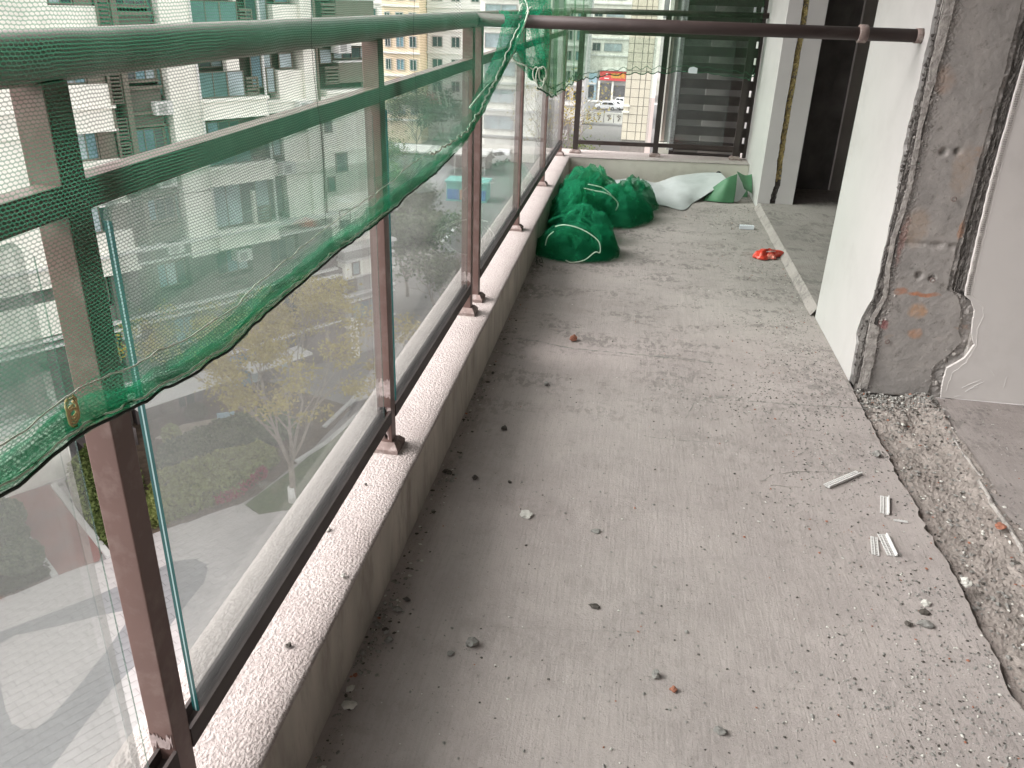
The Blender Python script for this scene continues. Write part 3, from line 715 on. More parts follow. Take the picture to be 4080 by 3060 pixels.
mb = MB(); mb.grid(lambda a, b: (1.0525+.040*a, 3.4515 + .0035*fbm(a*5, b*70, 2) + .002*fbm(a*14, b*220), -.01+2.76*b), 8, 460)
mb.build('mortar_and_crack_shade', 'mortar_dark', cc)
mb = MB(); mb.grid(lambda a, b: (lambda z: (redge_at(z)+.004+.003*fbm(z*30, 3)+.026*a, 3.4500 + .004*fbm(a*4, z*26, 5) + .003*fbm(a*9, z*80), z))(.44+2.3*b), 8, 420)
mb.build('mortar_and_crack_shade', 'mortar_dark', cc)  # dark sheet standing in for the shade inside the crack beside the wall
mb = MB()
for k in range(260):
    z = random.random()*1.65; add_lump(mb, (1.088 + random.gauss(0, .012) + (.015 if z < .45 else 0), PY+.003, z), random.uniform(.002, .0075), k*3, 1)
for k in range(60):
    z = random.random()*.5; add_lump(mb, (redge_at(z)-.025 + random.gauss(0, .012), PY+.012, z), random.uniform(.004, .012), k*5+1, 1)
o = mb.build('aggregate_crumbs', 'mortar_light', cc); o['kind'] = 'stuff'
def blob_plate(cx, cz, w, h, seed, y0, y1, n=26, ragged=.35):
    pts = []
    for k in range(n):
        a = 2*PI*k/n; r = 1 + ragged*fbm(math.cos(a)*1.6+seed, math.sin(a)*1.6, seed)
        pts.append((cx+w*r*math.copysign(abs(math.cos(a))**.7, math.cos(a)), cz+h*r*math.copysign(abs(math.sin(a))**.7, math.sin(a))))
    return MB().plate(pts, 'y', y0, y1)
for (hx, hz) in ((1.145, .228), (1.262, .512), (1.262, .845)):
    t_ = MB()
    ringpts = [(hx+.0085*math.cos(a*PI/8), 3.446, hz+.0085*math.sin(a*PI/8)) for a in range(17)]
    t_.tube(ringpts, .0026, 6, caps=False); t_.build('anchor_sleeve', 'dusty_metal', cc, smooth=True)
# right wall skin
rw = thing('plaster_wall', 'grey plastered wall right of the bare column, perforated corner bead at its torn edge', 'wall', (2.4, 3.43, 0))
le = refine([(0.0, 1.412), (.03, 1.408), (.051, 1.405), (.09, 1.402), (.138, 1.405), (.16, 1.43), (.19, 1.462), (.253, 1.486), (.27, 1.476), (.30, 1.462), (.354, 1.452), (.40, 1.448), (.44, 1.425), (.46, 1.396), (.48, 1.392), (.56, 1.388), (.65, 1.383), (.739, 1.379), (.877, 1.374), (1.0, 1.372), (1.2, 1.372), (1.4, 1.371), (1.56, 1.37), (2.75, 1.37)], .0025, 5, 12)
MB().plate([(4.8, 0.0)] + [(4.8, 2.75)] + [(a, z) for z, a in reversed(le)], 'y', 3.426, 3.440).build('plaster_skin', 'wall_putty', rw)
MB().box(1.47, 4.8, 3.4405, 3.60, 0, 2.74).build('wall_core', 'mortar_light', rw)
mb = MB()
# perforated bead along the torn edge: rows of tiny pips and a raised rim
for z in np.arange(.47, 1.75, .0085):
    a = np.interp(z, [q[0] for q in le], [q[1] for q in le])
    for dx in (.006, .013): mb.box(a+dx-.0022, a+dx+.0022, 3.4230, 3.4262, z-.0028, z+.0028)
mb.build('corner_bead', 'mortar_light', rw)
mb = MB()
cr = refine([(.03, 1.425), (.12, 1.43), (.17, 1.47), (.25, 1.492), (.32, 1.478), (.38, 1.486), (.42, 1.476), (.47, 1.418), (.55, 1.412), (.75, 1.404), (.9, 1.398), (1.1, 1.392), (1.3, 1.395), (1.56, 1.390), (1.8, 1.39)], .004, 6, 31)
mb.tube([(a, 3.426, z) for z, a in cr], .0012, 4); mb.build('putty_ridge', 'wall_putty', rw)
mb = MB()
for (a, b) in (((2078, 838), (2120, 820)), ((2085, 846), (2126, 824)), ((2060, 858), (2076, 855)), ((2092, 842), (2112, 836)), ((2140, 800), (2148, 812)), ((2168, 838), (2176, 812)), ((2020, 858), (2060, 866))):
    mb.tube([at_y(a[0], a[1], 3.4255), at_y((a[0]+b[0])/2, (a[1]+b[1])/2-1, 3.4252), at_y(b[0], b[1], 3.4255)], .0008, 4)
mb.build('trowel_scratch', 'pvc_white', rw)
# far wall between the back room opening and the end of the balcony
fw = thing('far_wall_end', 'pale wall end with a yellow foam filled joint beside the dark doorway', 'wall', (1.2, 7.2, 0))
MB().box(1.045, 1.143, 7.0, 8.35, 0, 2.75).build('outer_leaf', 'plaster_white', fw, bevel=.004)
f1 = refine([(.0, 1.145), (.12, 1.150), (.2, 1.165), (.3, 1.160), (.45, 1.152), (.7, 1.150), (1.2, 1.150), (2.75, 1.150)], .006, 8, 4)
MB().plate([(1.331, 0), (1.331, 2.75)] + [(a+.045, z) for z, a in reversed(f1)], 'y', 6.998, 7.02).build('plaster_skin', 'plaster_lilac', fw)
MB().plate([(1.0455, .0), (1.140, .0)] + [(a-.002, z) for z, a in f1] + [(1.0455, 2.75)], 'y', 6.985, 6.9985).build('plaster_skin', 'plaster_lilac', fw)
MB().box(1.144, 1.330, 7.021, 7.70, 0, 2.75).build('wall_core', 'jamb_brown', fw)
mb = MB(); mb.grid(lambda a, b: (1.140+.075*a, 7.012 + .016*fbm(a*3, b*60) + .010*fbm(a*9, b*160) + .01*abs(2*a-1), .22+2.5*b), 10, 420); mb.build('foam_joint', 'foam', fw)
mb = MB(); mb.grid(lambda a, b: (1.140+.075*a, 7.010 + .01*fbm(a*3, b*10), .0+.24*b), 6, 40); mb.build('mortar_joint', 'mortar_dark', fw)
# walls of the dark back room
bw = thing('back_room_wall', 'unplastered dark wall deep inside the back room doorway', 'wall', (2.6, 7.75, 0))
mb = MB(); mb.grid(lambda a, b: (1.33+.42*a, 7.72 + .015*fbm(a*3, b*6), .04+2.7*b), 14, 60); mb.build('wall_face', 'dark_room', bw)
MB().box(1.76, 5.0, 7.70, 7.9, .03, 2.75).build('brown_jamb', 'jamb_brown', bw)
for nm, lab, bx in (('room_wall', 'side wall of the back room behind the pier', (4.96, 5.1, 3.6, 8, 0, 2.75)),
                    ('room_wall', 'partition between front room and back room', (1.392, 5.1, 3.605, 3.70, 0, 2.745)),
                    ('room_wall', 'far side wall of the front room at the right', (4.8, 4.95, -4, 3.6, 0, 2.75)),
                    ('room_wall', 'rear wall of the front room behind the viewer', (1.3, 4.8, -4.1, -3.95, 0, 2.75))):
    tag(MB().box(*bx).build(nm, 'jamb_brown', origin=(bx[0], bx[2], 0)), lab, 'wall')

# ================================================================== LOUVRE SCREEN AND NEIGHBOURING STRIP AT THE FAR END
lv = thing('louvre_screen', 'dark brown slatted louvre screen standing beyond the far railing', 'louvre', (.7, 8.2, .2))
b = MB(); b.box(.325, .372, 8.12, 8.19, .20, 2.75); b.build('side_post', 'louver', lv)
b = MB(); b.box(.955, .992, 8.12, 8.19, .20, 2.75); b.build('side_post', 'louver', lv)
b = MB(); b.box(1.022, 1.075, 8.12, 8.22, .20, 2.75); b.build('side_post', 'louver', lv)
b = MB(); b.box(.372, .955, 8.12, 8.18, .205, .235); b.build('bottom_frame', 'louver', lv)
sm = None
z = .262
while z < 2.7:
    b = MB(); b.box(.372, .955, 8.128, 8.170, z, z+.081)
    if sm is None:
        sm = b.build('slat', 'louver', lv); z_first = z
    else:
        c2 = sm.copy(); COL.objects.link(c2); c2.parent = lv; c2.location = (0, 0, z-z_first)
    c3 = MB().box(.992, 1.022, 8.128, 8.170, z, z+.081).build('slat', 'louver', lv)
    z += .1385
tag(MB().box(.37, .965, 8.46, 8.55, .1, 2.75).build('grey_panel', 'grey_band', origin=(.6, 8.5, .1)), 'plain grey panel wall seen between the louvre slats', 'wall')
tag(MB().box(.62, .80, 8.32, 8.44, .15, 2.7).build('duct', 'plaster_grey', origin=(.7, 8.4, .15)), 'pale vertical duct behind the louvre slats', 'duct')
st = thing('facade_strip', 'narrow cream wall strip with a moulded edge between post and louvre screen', 'wall', (.25, 8.3, 0))
MB().box(.205, .243, 8.26, 8.5, .31, 3).build('pale_edge', 'cream2', st)
MB().box(.245, .272, 8.275, 8.5, .31, 3).build('beige_strip', 'tile_pink', st)
MB().box(.273, .318, 8.29, 8.5, .25, 3).build('grey_strip', 'grey_band', st)
MB().box(.195, .325, 8.12, 8.5, .05, .30).build('cream_block', 'cream2', st)
mb = MB(); mb.grid(lambda a, b: (.300 + .06*a, 8.09 + .012*math.sin(b*22+a*5) - .02*a, .26+2.3*b), 5, 60)
tag(mb.build('plastic_film', 'film', origin=(.33, 8.1, .3), smooth=True), 'loose strip of cloudy plastic film hanging at the edge of the louvre screen', 'plastic film')

# ================================================================== NETS
hem_px = [(-420, 1240, .0), (0, 1045, .62), (70, 985, .67), (150, 925, .73), (210, 895, 0), (280, 865, .84), (330, 832, 0), (380, 810, .95), (430, 775, 0), (480, 745, 1.09), (530, 693, 0), (580, 650, 1.26), (650, 592, 0), (720, 535, 1.59), (790, 485, 0), (845, 442, 2.0), (858, 425, 0), (930, 370, 2.44), (1000, 300, 2.9)]
hem = []
for (u, v, _) in hem_px:
    p = at_x(u, v, -.598); hem.append(p)
for (u, v, y) in ((1035, 240, 3.12), (1052, 205, 3.22), (1075, 160, 3.32), (1100, 102, 3.40), (1118, 68, 3.45), (1137, 42, 3.49)):
    hem.append(at_y(u, v, y))
hem = [(-.60, -.6, 1.05)] + [h for h in hem if h[1] > 0]
hl = [0.]
for a, b in zip(hem[:-1], hem[1:]): hl.append(hl[-1] + math.hypot(b[0]-a[0], b[1]-a[1]))
def hem_at(s):
    S_ = s*hl[-1]
    return tuple(float(np.interp(S_, hl, [h[k] for h in hem])) for k in range(3)), S_
n1 = thing('safety_net', 'green knitted safety net draped over the near railing, sagging to a rolled lower hem', 'net', (-.6, 1.5, 1.4))
NU, NV = 260, 60
mb = MB(); uvs = []
for a in range(NU+1):
    (hx, hy, hz), s_ = hem_at(a/NU)
    for b in range(NV+1):
        f = b/NV; z = hz + (1.95-hz)*f
        x = hx
        k = min(1, max(0, (z-hz)/.35))
        x = hx*(1-k) + (min(hx, -.60) if hy > 3 else -.622)*k
        if hy > 2.9: x = hx
        x += .006*fbm(hy*3.2, z*2.2, 1)*k + .0035*math.sin(hy*23+z*5)*k
        if abs(z-1.425) < .06: x = max(x, -.640)
        x += .004*fbm(hy*9, z*3, 4)*(1-k)
        mb.v.append((x, hy, z)); uvs.append((s_, z))
for a in range(NU):
    for b in range(NV):
        q = a*(NV+1)+b; mb.f.append((q, q+NV+1, q+NV+2, q+1)); mb.mi.append(0)
mb.build('net_sheet', 'net', n1, smooth=True, uvs=uvs)
# gathered hem: a band of doubled, folded net above the edge, plus cords
def hem_band(w, dx, seed, name, material, z_off=0., s0=0., s1=1., fold=.010):
    mb = MB(); uv = []
    n = 420; m_ = 8
    for a in range(n+1):
        t_ = s0+(s1-s0)*a/n; (hx, hy, hz), s_ = hem_at(t_)
        wv = w*(1 + .35*fbm(s_*5, seed))
        for b in range(m_+1):
            f = b/m_
            mb.v.append((hx + dx + fold*math.sin(f*7+s_*9+seed)*(.5+fbm(s_*12, f*2, seed)), hy, hz + z_off + wv*f + .004*fbm(s_*14, seed)))
            uv.append((s_, wv*f))
    for a in range(n):
        for b in range(m_):
            q = a*(m_+1)+b; mb.f.append((q, q+m_+1, q+m_+2, q+1)); mb.mi.append(0)
    return mb.build(name, material, n1, smooth=True, uvs=uv)
hem_band(.030, .006, 1., 'rolled_hem', 'net_fold')
hem_band(.022, .012, 5., 'rolled_hem', 'net_fold', -.003)
hem_band(.012, .016, 9., 'rolled_hem', 'net_fold', -.004, fold=.005)
hem_band(.080, .008, 13., 'rolled_hem', 'net', .0, .60, 1., .012)
hem_band(.07, .016, 17., 'rolled_hem', 'net', .0, .78, .95, .012)
hem_band(.05, .012, 21., 'rolled_hem', 'net', .0, .0, .7, .008)
def hem_cord(off, r, material, s0, s1, seed, jit=.003, name='hem_cord'):
    pts = []
    n = 300
    for k in range(n+1):
        (hx, hy, hz), s_ = hem_at(s0+(s1-s0)*k/n)
        o_ = off(s_) if callable(off) else off
        pts.append((hx+.018+jit*fbm(s_*30, seed), hy, hz+o_+jit*fbm(s_*22, seed+3)))
    MB().tube(pts, r, 5).build(name, material, n1, smooth=True)
hem_cord(-.002, .0022, 'black_cord', 0, .80, 1)
hem_cord(lambda s: .058-.012*math.sin(s*1.7), .0011, 'cord', 0, .72, 4)
hem_cord(.006, .0014, 'cord', 0, .62, 7, .004)
hem_cord(lambda s: .05+.02*math.sin(s*3), .0028, 'cord', .72, 1.0, 9, .010)
# straw tag tied in the net near the hem
kx = at_x(157, 888, -.585); mb = MB()
for k in range(5):
    a = k*1.3; mb.tube([(kx[0], kx[1]+.009*math.cos(a+j*.7), kx[2]+.004*k-.008+.011*math.sin(a+j*.7)) for j in range(8)], .0016, 5)
mb.build('straw_knot', mat('straw', (.55, .40, .20), .9, .2, 40), n1, smooth=True)
# a few vertical seam threads hanging in the net
for u0 in (668, 890):
    p0 = at_x(u0, 60, -.612); pts = []
    for k in range(12):
        z = 1.62 - .55*k/11
        pts.append((-.606+.004*math.sin(k), p0[1]+.004*fbm(k*.6, u0)+.10*max(0, 1.30-z)**1.5, z))
    MB().tube(pts, .0005, 4).build('seam_thread', 'black_cord', n1)

# bundled folds at the railing corner and knot
kn = thing('tied_net_bundle', 'bunched green net tied in a knot with white cord where cross bar meets railing', 'net', (-.45, 3.5, 1.4))
def ribbon(path, name, material='net_bundle', n=60, m_=8, amp=.012, seed=0., parent=None):
    """path: list of (u_left,v_left,u_right,v_right,y) in sight coordinates"""
    L = [at_y(p[0], p[1], p[4]) for p in path]; R = [at_y(p[2], p[3], p[4]) for p in path]
    T = np.linspace(0, 1, len(path)); mb = MB()
    for a in range(n+1):
        t_ = a/n
        l = np.array([np.interp(t_, T, [q[k] for q in L]) for k in range(3)]); r = np.array([np.interp(t_, T, [q[k] for q in R]) for k in range(3)])
        for b in range(m_+1):
            f = b/m_; p = l*(1-f)+r*f; p[1] += amp*math.sin(f*9+seed)*(.6+.5*math.sin(t_*5+seed)) + amp*.6*fbm(t_*5, f*3, seed)
            mb.v.append(tuple(p))
    for a in range(n):
        for b in range(m_):
            q = a*(m_+1)+b; mb.f.append((q, q+m_+1, q+m_+2, q+1)); mb.mi.append(0)
    return mb.build(name, material, parent or kn, smooth=True)
ribbon([(1076, 22, 1142, 26, 3.46), (1082, 60, 1136, 45, 3.43), (1070, 110, 1118, 95, 3.38), (1046, 165, 1082, 170, 3.32), (1010, 235, 1040, 245, 3.2)], 'fold', seed=1)
ribbon([(1112, 44, 1160, 50, 3.56), (1108, 90, 1168, 90, 3.58), (1128, 130, 1178, 125, 3.6), (1146, 150, 1180, 150, 3.6), (1150, 162, 1176, 162, 3.6)], 'fold', seed=5, amp=.018)
ribbon([(1140, 44, 1186, 50, 3.60), (1150, 90, 1188, 90, 3.62), (1162, 130, 1184, 128, 3.62), (1168, 152, 1182, 150, 3.62)], 'fold', seed=8, amp=.014)
ribbon([(1120, 0, 1190, 0, 3.62), (1130, 30, 1192, 40, 3.6), (1138, 46, 1190, 60, 3.6)], 'fold', seed=11, amp=.015)
ribbon([(1112, -120, 1170, -120, 3.55), (1130, 0, 1180, 0, 3.58), (1128, 40, 1160, 44, 3.56)], 'fold', seed=14, amp=.015)
ribbon([(1102, 88, 1130, 100, 3.55), (1098, 112, 1140, 130, 3.56), (1112, 135, 1160, 160, 3.58), (1140, 160, 1176, 190, 3.6)], 'fold', seed=17, amp=.014)
def cord_px(pts, r, name='white_cord', material='cord', parent=None):
    P = [Vector(at_y(*p)) for p in pts]; out = []
    n = len(P)
    for k in range(n-1):
        p0, p1, p2, p3 = P[max(0,k-1)], P[k], P[k+1], P[min(n-1,k+2)]
        for j in range(8):
            t_ = j/8; out.append(.5*((2*p1)+(-p0+p2)*t_+(2*p0-5*p1+4*p2-p3)*t_**2+(-p0+3*p1-3*p2+p3)*t_**3))
    out.append(P[-1]); return MB().tube(out, r, 6).build(name, material, parent or kn, smooth=True)
cord_px([(1142, 24, 3.44), (1130, 60, 3.42), (1118, 82, 3.40), (1108, 115, 3.38), (1082, 160, 3.33), (1050, 190, 3.25), (1015, 232, 3.15)], .0040)
cord_px([(1132, -8, 3.52), (1140, 16, 3.5), (1136, 30, 3.46)], .0030)
cord_px([(1120, 30, 3.50), (1128, 8, 3.53), (1134, 12, 3.53)], .0030)
cord_px([(1118, 80, 3.53), (1103, 105, 3.54), (1110, 130, 3.55), (1135, 142, 3.56), (1152, 150, 3.57)], .0032)
for k, (cx, cy, rx, ry) in enumerate(((1167, 168, 9, 22), (1158, 160, 7, 15), (1172, 160, 8, 16))):
    cord_px([(cx+rx*math.cos(a*PI/6+k), cy+ry*math.sin(a*PI/6+k), 3.56+.004*k) for a in range(11+k)], .0030)
mb = MB()
for k in range(7):
    p = at_y(1158+random.uniform(-10, 12), 150+random.uniform(-4, 14), 3.60)
    add_lump(mb, p, random.uniform(.014, .024), k*7, 2, (1, .8, 1.2))
mb.build('knot', 'net_heap', kn, smooth=True)

# second net along the far end
n2 = thing('safety_net', 'fine green net hanging behind the cross bar across the far end railing', 'net', (.3, 7.7, 1.4))
cols2 = [(1150, 172, 3.68), (1164, 188, 3.9), (1176, 200, 4.3), (1186, 207, 4.8), (1196, 206, 5.3), (1206, 196, 5.8), (1218, 192, 6.3), (1228, 184, 6.8), (1238, 176, 7.3), (1246, 172, 7.6), (1262, 169, 7.72), (1285, 167, 7.76), (1300, 163, 7.80), (1330, 160, 7.80), (1365, 158, 7.82), (1400, 157, 7.82), (1440, 156, 7.84), (1480, 154, 7.84), (1520, 157, 7.86), (1560, 163, 7.88), (1600, 168, 7.9), (1622, 173, 7.9), (1627, 160, 7.9)]
mb = MB(); nsub = 10; colp = []
for (p, q) in zip(cols2[:-1], cols2[1:]):
    for k in range(nsub):
        f = k/nsub; colp.append(tuple(p[i]*(1-f)+q[i]*f for i in range(3)))
colp.append(cols2[-1])
hemline = []
for ci, (u, v, y) in enumerate(colp):
    v2 = v + 5.0*abs(math.sin(ci*.40+.5*math.sin(ci*.17)))*(1 if u > 1190 else .5)*(1 if u < 1450 else .5) - 2
    p = at_y(u, v2, y); top = 2.0; hemline.append(p)
    for b in range(31):
        f = (b/30)**1.3; z = p[2] + (top-p[2])*f
        mb.v.append((p[0] + .012*math.sin(ci*.35+f*3)*(1-.3*f), y + .015*math.sin(ci*.8+f*2), z))
for a in range(len(colp)-1):
    for b in range(30):
        q = a*31+b; mb.f.append((q, q+31, q+32, q+1)); mb.mi.append(0)
mb.build('net_sheet', 'net_far', n2, smooth=True)
MB().tube([(p[0]+.012*math.sin(i*.35), p[1]-.004+.015*math.sin(i*.8), p[2]) for i, p in enumerate(hemline)], .0045, 5).build('scalloped_hem', 'hem_green', n2, smooth=True)
MB().tube([(p[0], p[1]-.014, p[2]+.045+.006*math.sin(i*.9)) for i, p in enumerate(hemline)], .0028, 5).build('hem_cord', 'hem_green', n2, smooth=True)
mb = MB(); cc_ = [c_ for c_ in colp if c_[0] < 1262]
for ci, (u, v, y) in enumerate(cc_):
    p = at_y(u, v-3+2*math.sin(ci*.5), y)
    for b in range(21):
        f = b/20; z = p[2]+(2.0-p[2])*f; mb.v.append((p[0]+.03+.02*math.sin(ci*.3+f*4), y-.03+.02*math.sin(ci*.7+f*3), z))
for a in range(len(cc_)-1):
    for b in range(20):
        q = a*21+b; mb.f.append((q, q+21, q+22, q+1)); mb.mi.append(0)
mb.build('net_fold', 'net_far', n2, smooth=True)
tg = at_y(1497, 152, 7.80)
tag(MB().plate([(tg[0]-.038, tg[2]-.024), (tg[0]+.036, tg[2]-.026), (tg[0]+.038, tg[2]+.018), (tg[0]+.004, tg[2]+.030), (tg[0]-.03, tg[2]+.022), (tg[0]-.040, tg[2]+.006)], 'y', 7.80, 7.804).build('paper_tag', 'card', origin=tg), 'small white tag stuck on the hem of the far green net', 'tag')

# ================================================================== HEAPED NETS, TARP, LITTER
def heap(name, parent, c, R, seed, layers=3, amp=.30, nu=96, nv=40, mat_='net_heap'):
    for L_ in range(layers):
        mb = MB(); sd = seed + L_*7.7; hk_ = 1 - .16*L_
        def fn(a, b):
            th = 2*PI*a; rr = b
            e = 1 + .16*fbm(math.cos(th)*1.4+sd, math.sin(th)*1.4, 1) + .05*math.sin(th*7+sd)
            lx, ly = math.cos(th)*rr*e, math.sin(th)*rr*e
            wx, wy = lx + .35*fbm(lx*1.6+sd, ly*1.6, 2, 2), ly + .35*fbm(lx*1.6, ly*1.6+sd, 5, 2)
            q1 = 1 - abs(noise.noise(Vector((wx*2.1+sd, wy*1.5, L_))))*2.2
            q2 = 1 - abs(noise.noise(Vector((wx*3.4, wy*2.4+sd, L_+3))))*2.2
            q3 = 1 - abs(noise.noise(Vector((wx*9.5+sd, wy*7.0, L_+6))))*2.0
            env = max(0., 1-rr**2.1)**.75
            z = R[2]*1.22*hk_*env*(.62 + .30*q1 + amp*.24*q2 + amp*.05*q3)
            k = 1 + .10*q2*env
            return (c[0]+lx*R[0]*1.12*k, c[1]+ly*R[1]*1.12*k, max(.004, z + .012*rr*abs(math.sin(th*9+sd))))
        mb.grid(fn, nu, nv); mb.build(name, mat_, parent, smooth=True)
h1 = thing('net_heap', 'rolled ball of green safety net lying against the kerb, white cord looped over it', 'net', (-.33, 5.25, 0))
heap('net_layer', h1, (-.345, 5.27, .10), (.235, .20, .165), 2.3, 4, .22)
heap('net_layer', h1, (-.17, 5.28, .05), (.12, .16, .17), 9.1, 2, .25, mat_='net_fold')
for k in range(7):       # soft creases wrapped round the roll
    pts = []
    for j in range(22):
        a = -1.1 + j*.13; rr = .05+.022*k
        pts.append((-.36+rr*math.cos(a*1.6+k)*1.1, 5.06+.02*math.sin(j*.5)+.012*k, .115+rr*.9*math.sin(a*1.6+k)))
    MB().tube(pts, [.004+.007*math.sin(PI*j/21) for j in range(22)], 6).build('crease', 'net_heap', h1, smooth=True)
cord_px([(1200, 489, 5.10), (1222, 486, 5.06), (1258, 496, 5.05), (1292, 520, 5.04), (1296, 545, 5.04), (1276, 562, 5.05), (1255, 566, 5.05), (1232, 560, 5.05)][:5] + [(1285, 545, 5.02), (1262, 562, 5.02), (1235, 567, 5.02), (1222, 562, 5.02)], .0034, parent=h1)
cord_px([(1196, 500, 5.06), (1183, 512, 5.06), (1178, 530, 5.06)], .003, parent=h1)
h2 = thing('net_heap', 'loose heap of green safety net in the far corner beside the white sheet', 'net', (-.3, 6.2, 0))
heap('net_layer', h2, (-.38, 6.05, .02), (.20, .42, .26), 4.4, 4, .45)
heap('net_layer', h2, (-.33, 6.65, .02), (.25, .34, .27), 21.4, 4, .45)
heap('net_layer', h2, (-.10, 6.35, .02), (.25, .30, .21), 14.4, 4, .5)
heap('net_layer', h2, (.02, 6.75, .0), (.19, .26, .20), 31.4, 2, .5, mat_='net_fold')
heap('net_layer', h2, (-.30, 5.65, .0), (.20, .27, .20), 44.4, 2, .5)
cord_px([(1262, 407, 6.0), (1285, 412, 6.0), (1305, 416, 6.0), (1322, 424, 6.02), (1335, 440, 6.05), (1330, 455, 6.1)], .004, parent=h2)
cord_px([(1270, 398, 6.1), (1300, 405, 6.1), (1320, 420, 6.1)], .0035, parent=h2)
cord_px([(1270, 450, 5.9), (1262, 468, 5.85), (1258, 482, 5.7)], .004, parent=h2)
# white tarp
def sheet3(name, rows, mat_, parent, th=.0015, nsub=10, wr=.008, seed=0., sm=True):
    """rows of world points -> smooth thin sheet"""
    nr, nc = len(rows), len(rows[0])
    A = np.array(rows, float); V = []
    def cr(p0, p1, p2, p3, t): return .5*((2*p1)+(-p0+p2)*t+(2*p0-5*p1+4*p2-p3)*t*t+(-p0+3*p1-3*p2+p3)*t**3)
    def interp(arr, s):
        n_ = len(arr)-1; k = min(int(s*n_), n_-1); t = s*n_-k
        return cr(arr[max(0,k-1)], arr[k], arr[k+1], arr[min(n_,k+2)], t)
    nu, nv = (nr-1)*nsub, (nc-1)*nsub; mb = MB()
    def fn(a, b):
        col = [interp(A[:, j], a) for j in range(nc)]; p = interp(np.array(col), b)
        p = np.array(p); p[2] = max(.003, p[2] + wr*fbm(p[0]*9+seed, p[1]*9)); return tuple(p)
    mb.grid(fn, nu, nv); o = mb.build(name, mat_, parent, smooth=sm)
    s_ = o.modifiers.new('thick', 'SOLIDIFY'); s_.thickness = th; s_.offset = 1
    return o
tp = thing('tarp_sheet', 'crumpled white plastic sheet on the floor below the far kerb, green underside folded at right', 'sheet', (.5, 7.2, 0))
Z0 = lambda u, v: at_z(u, v, .004)
rows = [[at_y(1298, 392, 7.55), at_y(1318, 400, 7.35), at_y(1356, 414, 7.1), Z0(1392, 436)],
        [at_y(1372, 385, 7.62), at_y(1388, 400, 7.35), at_y(1405, 420, 7.08), Z0(1436, 445)],
        [at_y(1418, 394, 7.55), at_y(1432, 404, 7.35), at_y(1450, 424, 7.08), Z0(1478, 453)],
        [at_y(1455, 381, 7.60), at_y(1470, 391, 7.42), at_y(1488, 408, 7.22), Z0(1500, 437)],
        [at_y(1500, 375, 7.64), at_y(1518, 381, 7.5), at_y(1530, 395, 7.34), at_y(1541, 411, 7.20)],
        [at_y(1542, 372, 7.66), at_y(1556, 374, 7.52), at_y(1565, 380, 7.42), at_y(1572, 388, 7.34)]]
sheet3('white_sheet', rows, 'tarp_white', tp, wr=.005)
sheet3('green_fold', [[(.70, 7.26, .10), (.66, 7.20, .05), (.62, 7.14, .004)], [(.80, 7.22, .19), (.78, 7.15, .09), (.76, 7.11, .004)], [(.885, 7.24, .225), (.882, 7.17, .11), (.875, 7.12, .004)]], 'tarp_green', tp, wr=.006)
sheet3('pale_fold', [[(.888, 7.24, .225), (.885, 7.18, .11), (.880, 7.14, .01)], [(.93, 7.34, .16), (.935, 7.26, .09), (.93, 7.20, .01)], [(.985, 7.38, .085), (.99, 7.34, .08), (.985, 7.30, .07)]], 'tarp_white', tp, wr=.004)
sheet3('green_fold', [[(.90, 7.42, .215), (.93, 7.36, .15), (.96, 7.32, .09)], [(.97, 7.45, .18), (.985, 7.38, .12), (1.0, 7.31, .075)], [(1.035, 7.46, .19), (1.04, 7.38, .12), (1.035, 7.28, .06)]], 'tarp_green', tp, wr=.006)
sheet3('green_fold', [[(.70, 7.36, .09), (.66, 7.30, .05), (.60, 7.26, .004)], [(.86, 7.46, .10), (.84, 7.42, .06), (.80, 7.38, .004)], [(1.02, 7.5, .08), (1.02, 7.46, .05), (1.02, 7.40, .004)]], 'tarp_green', tp, wr=.006)

# white card box, red bag, wires
c = at_z(1613, 491, .012)
bx = thing('card_box', 'small white open card sleeve lying on the floor near the step', 'box', (c[0], c[1], 0))
b = MB(); b.obox((c[0], c[1], .0255), .052, .018, .0008, .02); b.obox((c[0], c[1], .0012), .052, .018, .0008, .02)
b.obox((c[0], c[1]-.0175, .0135), .052, .0008, .0115, .02); b.obox((c[0], c[1]+.0175, .0135), .052, .0008, .0115, .02)
b.build('sleeve', 'card', bx)
for k in range(6): MB().obox((c[0]-.04+.014*k, c[1]-.004, .0268), .004, .0012, .0002, .02).build('print_mark', 'wire', bx)
c = at_z(1655, 556, 0.)
rb = thing('plastic_bag', 'crumpled red plastic bag on the floor by the back room step', 'bag', (c[0], c[1], 0))
mb = MB()
def bag(a, b):
    th = 2*PI*a; ph = b*PI*.5; rx = .095*(1-.35*abs(math.sin(th))) ; ry = .062
    w = 1 + .25*fbm(math.cos(th)*2, math.sin(th)*2, b*2) + .12*math.sin(th*5+b*3)
    return (c[0]+.005+rx*math.cos(th)*math.cos(ph)*w, c[1]+ry*math.sin(th)*math.cos(ph)*w + .035*math.cos(th)*math.cos(ph), .002+.045*math.sin(ph)*w*(1+.3*math.cos(th*2)))
mb.grid(bag, 40, 14); mb.build('bag_body', 'red_bag', rb)
mb = MB(); mb.tube([(c[0]-.05, c[1]-.01, .03), (c[0], c[1]-.02, .045), (c[0]+.045, c[1]+.0, .046), (c[0]+.08, c[1]+.035, .03)], .0028, 5); mb.build('bag_fold', 'tile_pink', rb, smooth=True)
w_ = thing('thin_wires', 'two thin grey wires on the floor left of the red bag', 'wire', (.8, 5.55, 0))
for (p, q) in (((1602, 546), (1632, 549)), ((1600, 551), (1634, 551))):
    a, b = at_z(*p, .004), at_z(*q, .004); MB().tube([a, ((a[0]+b[0])/2, (a[1]+b[1])/2, .007), b], .0018, 5).build('wire', 'dusty_metal', w_)
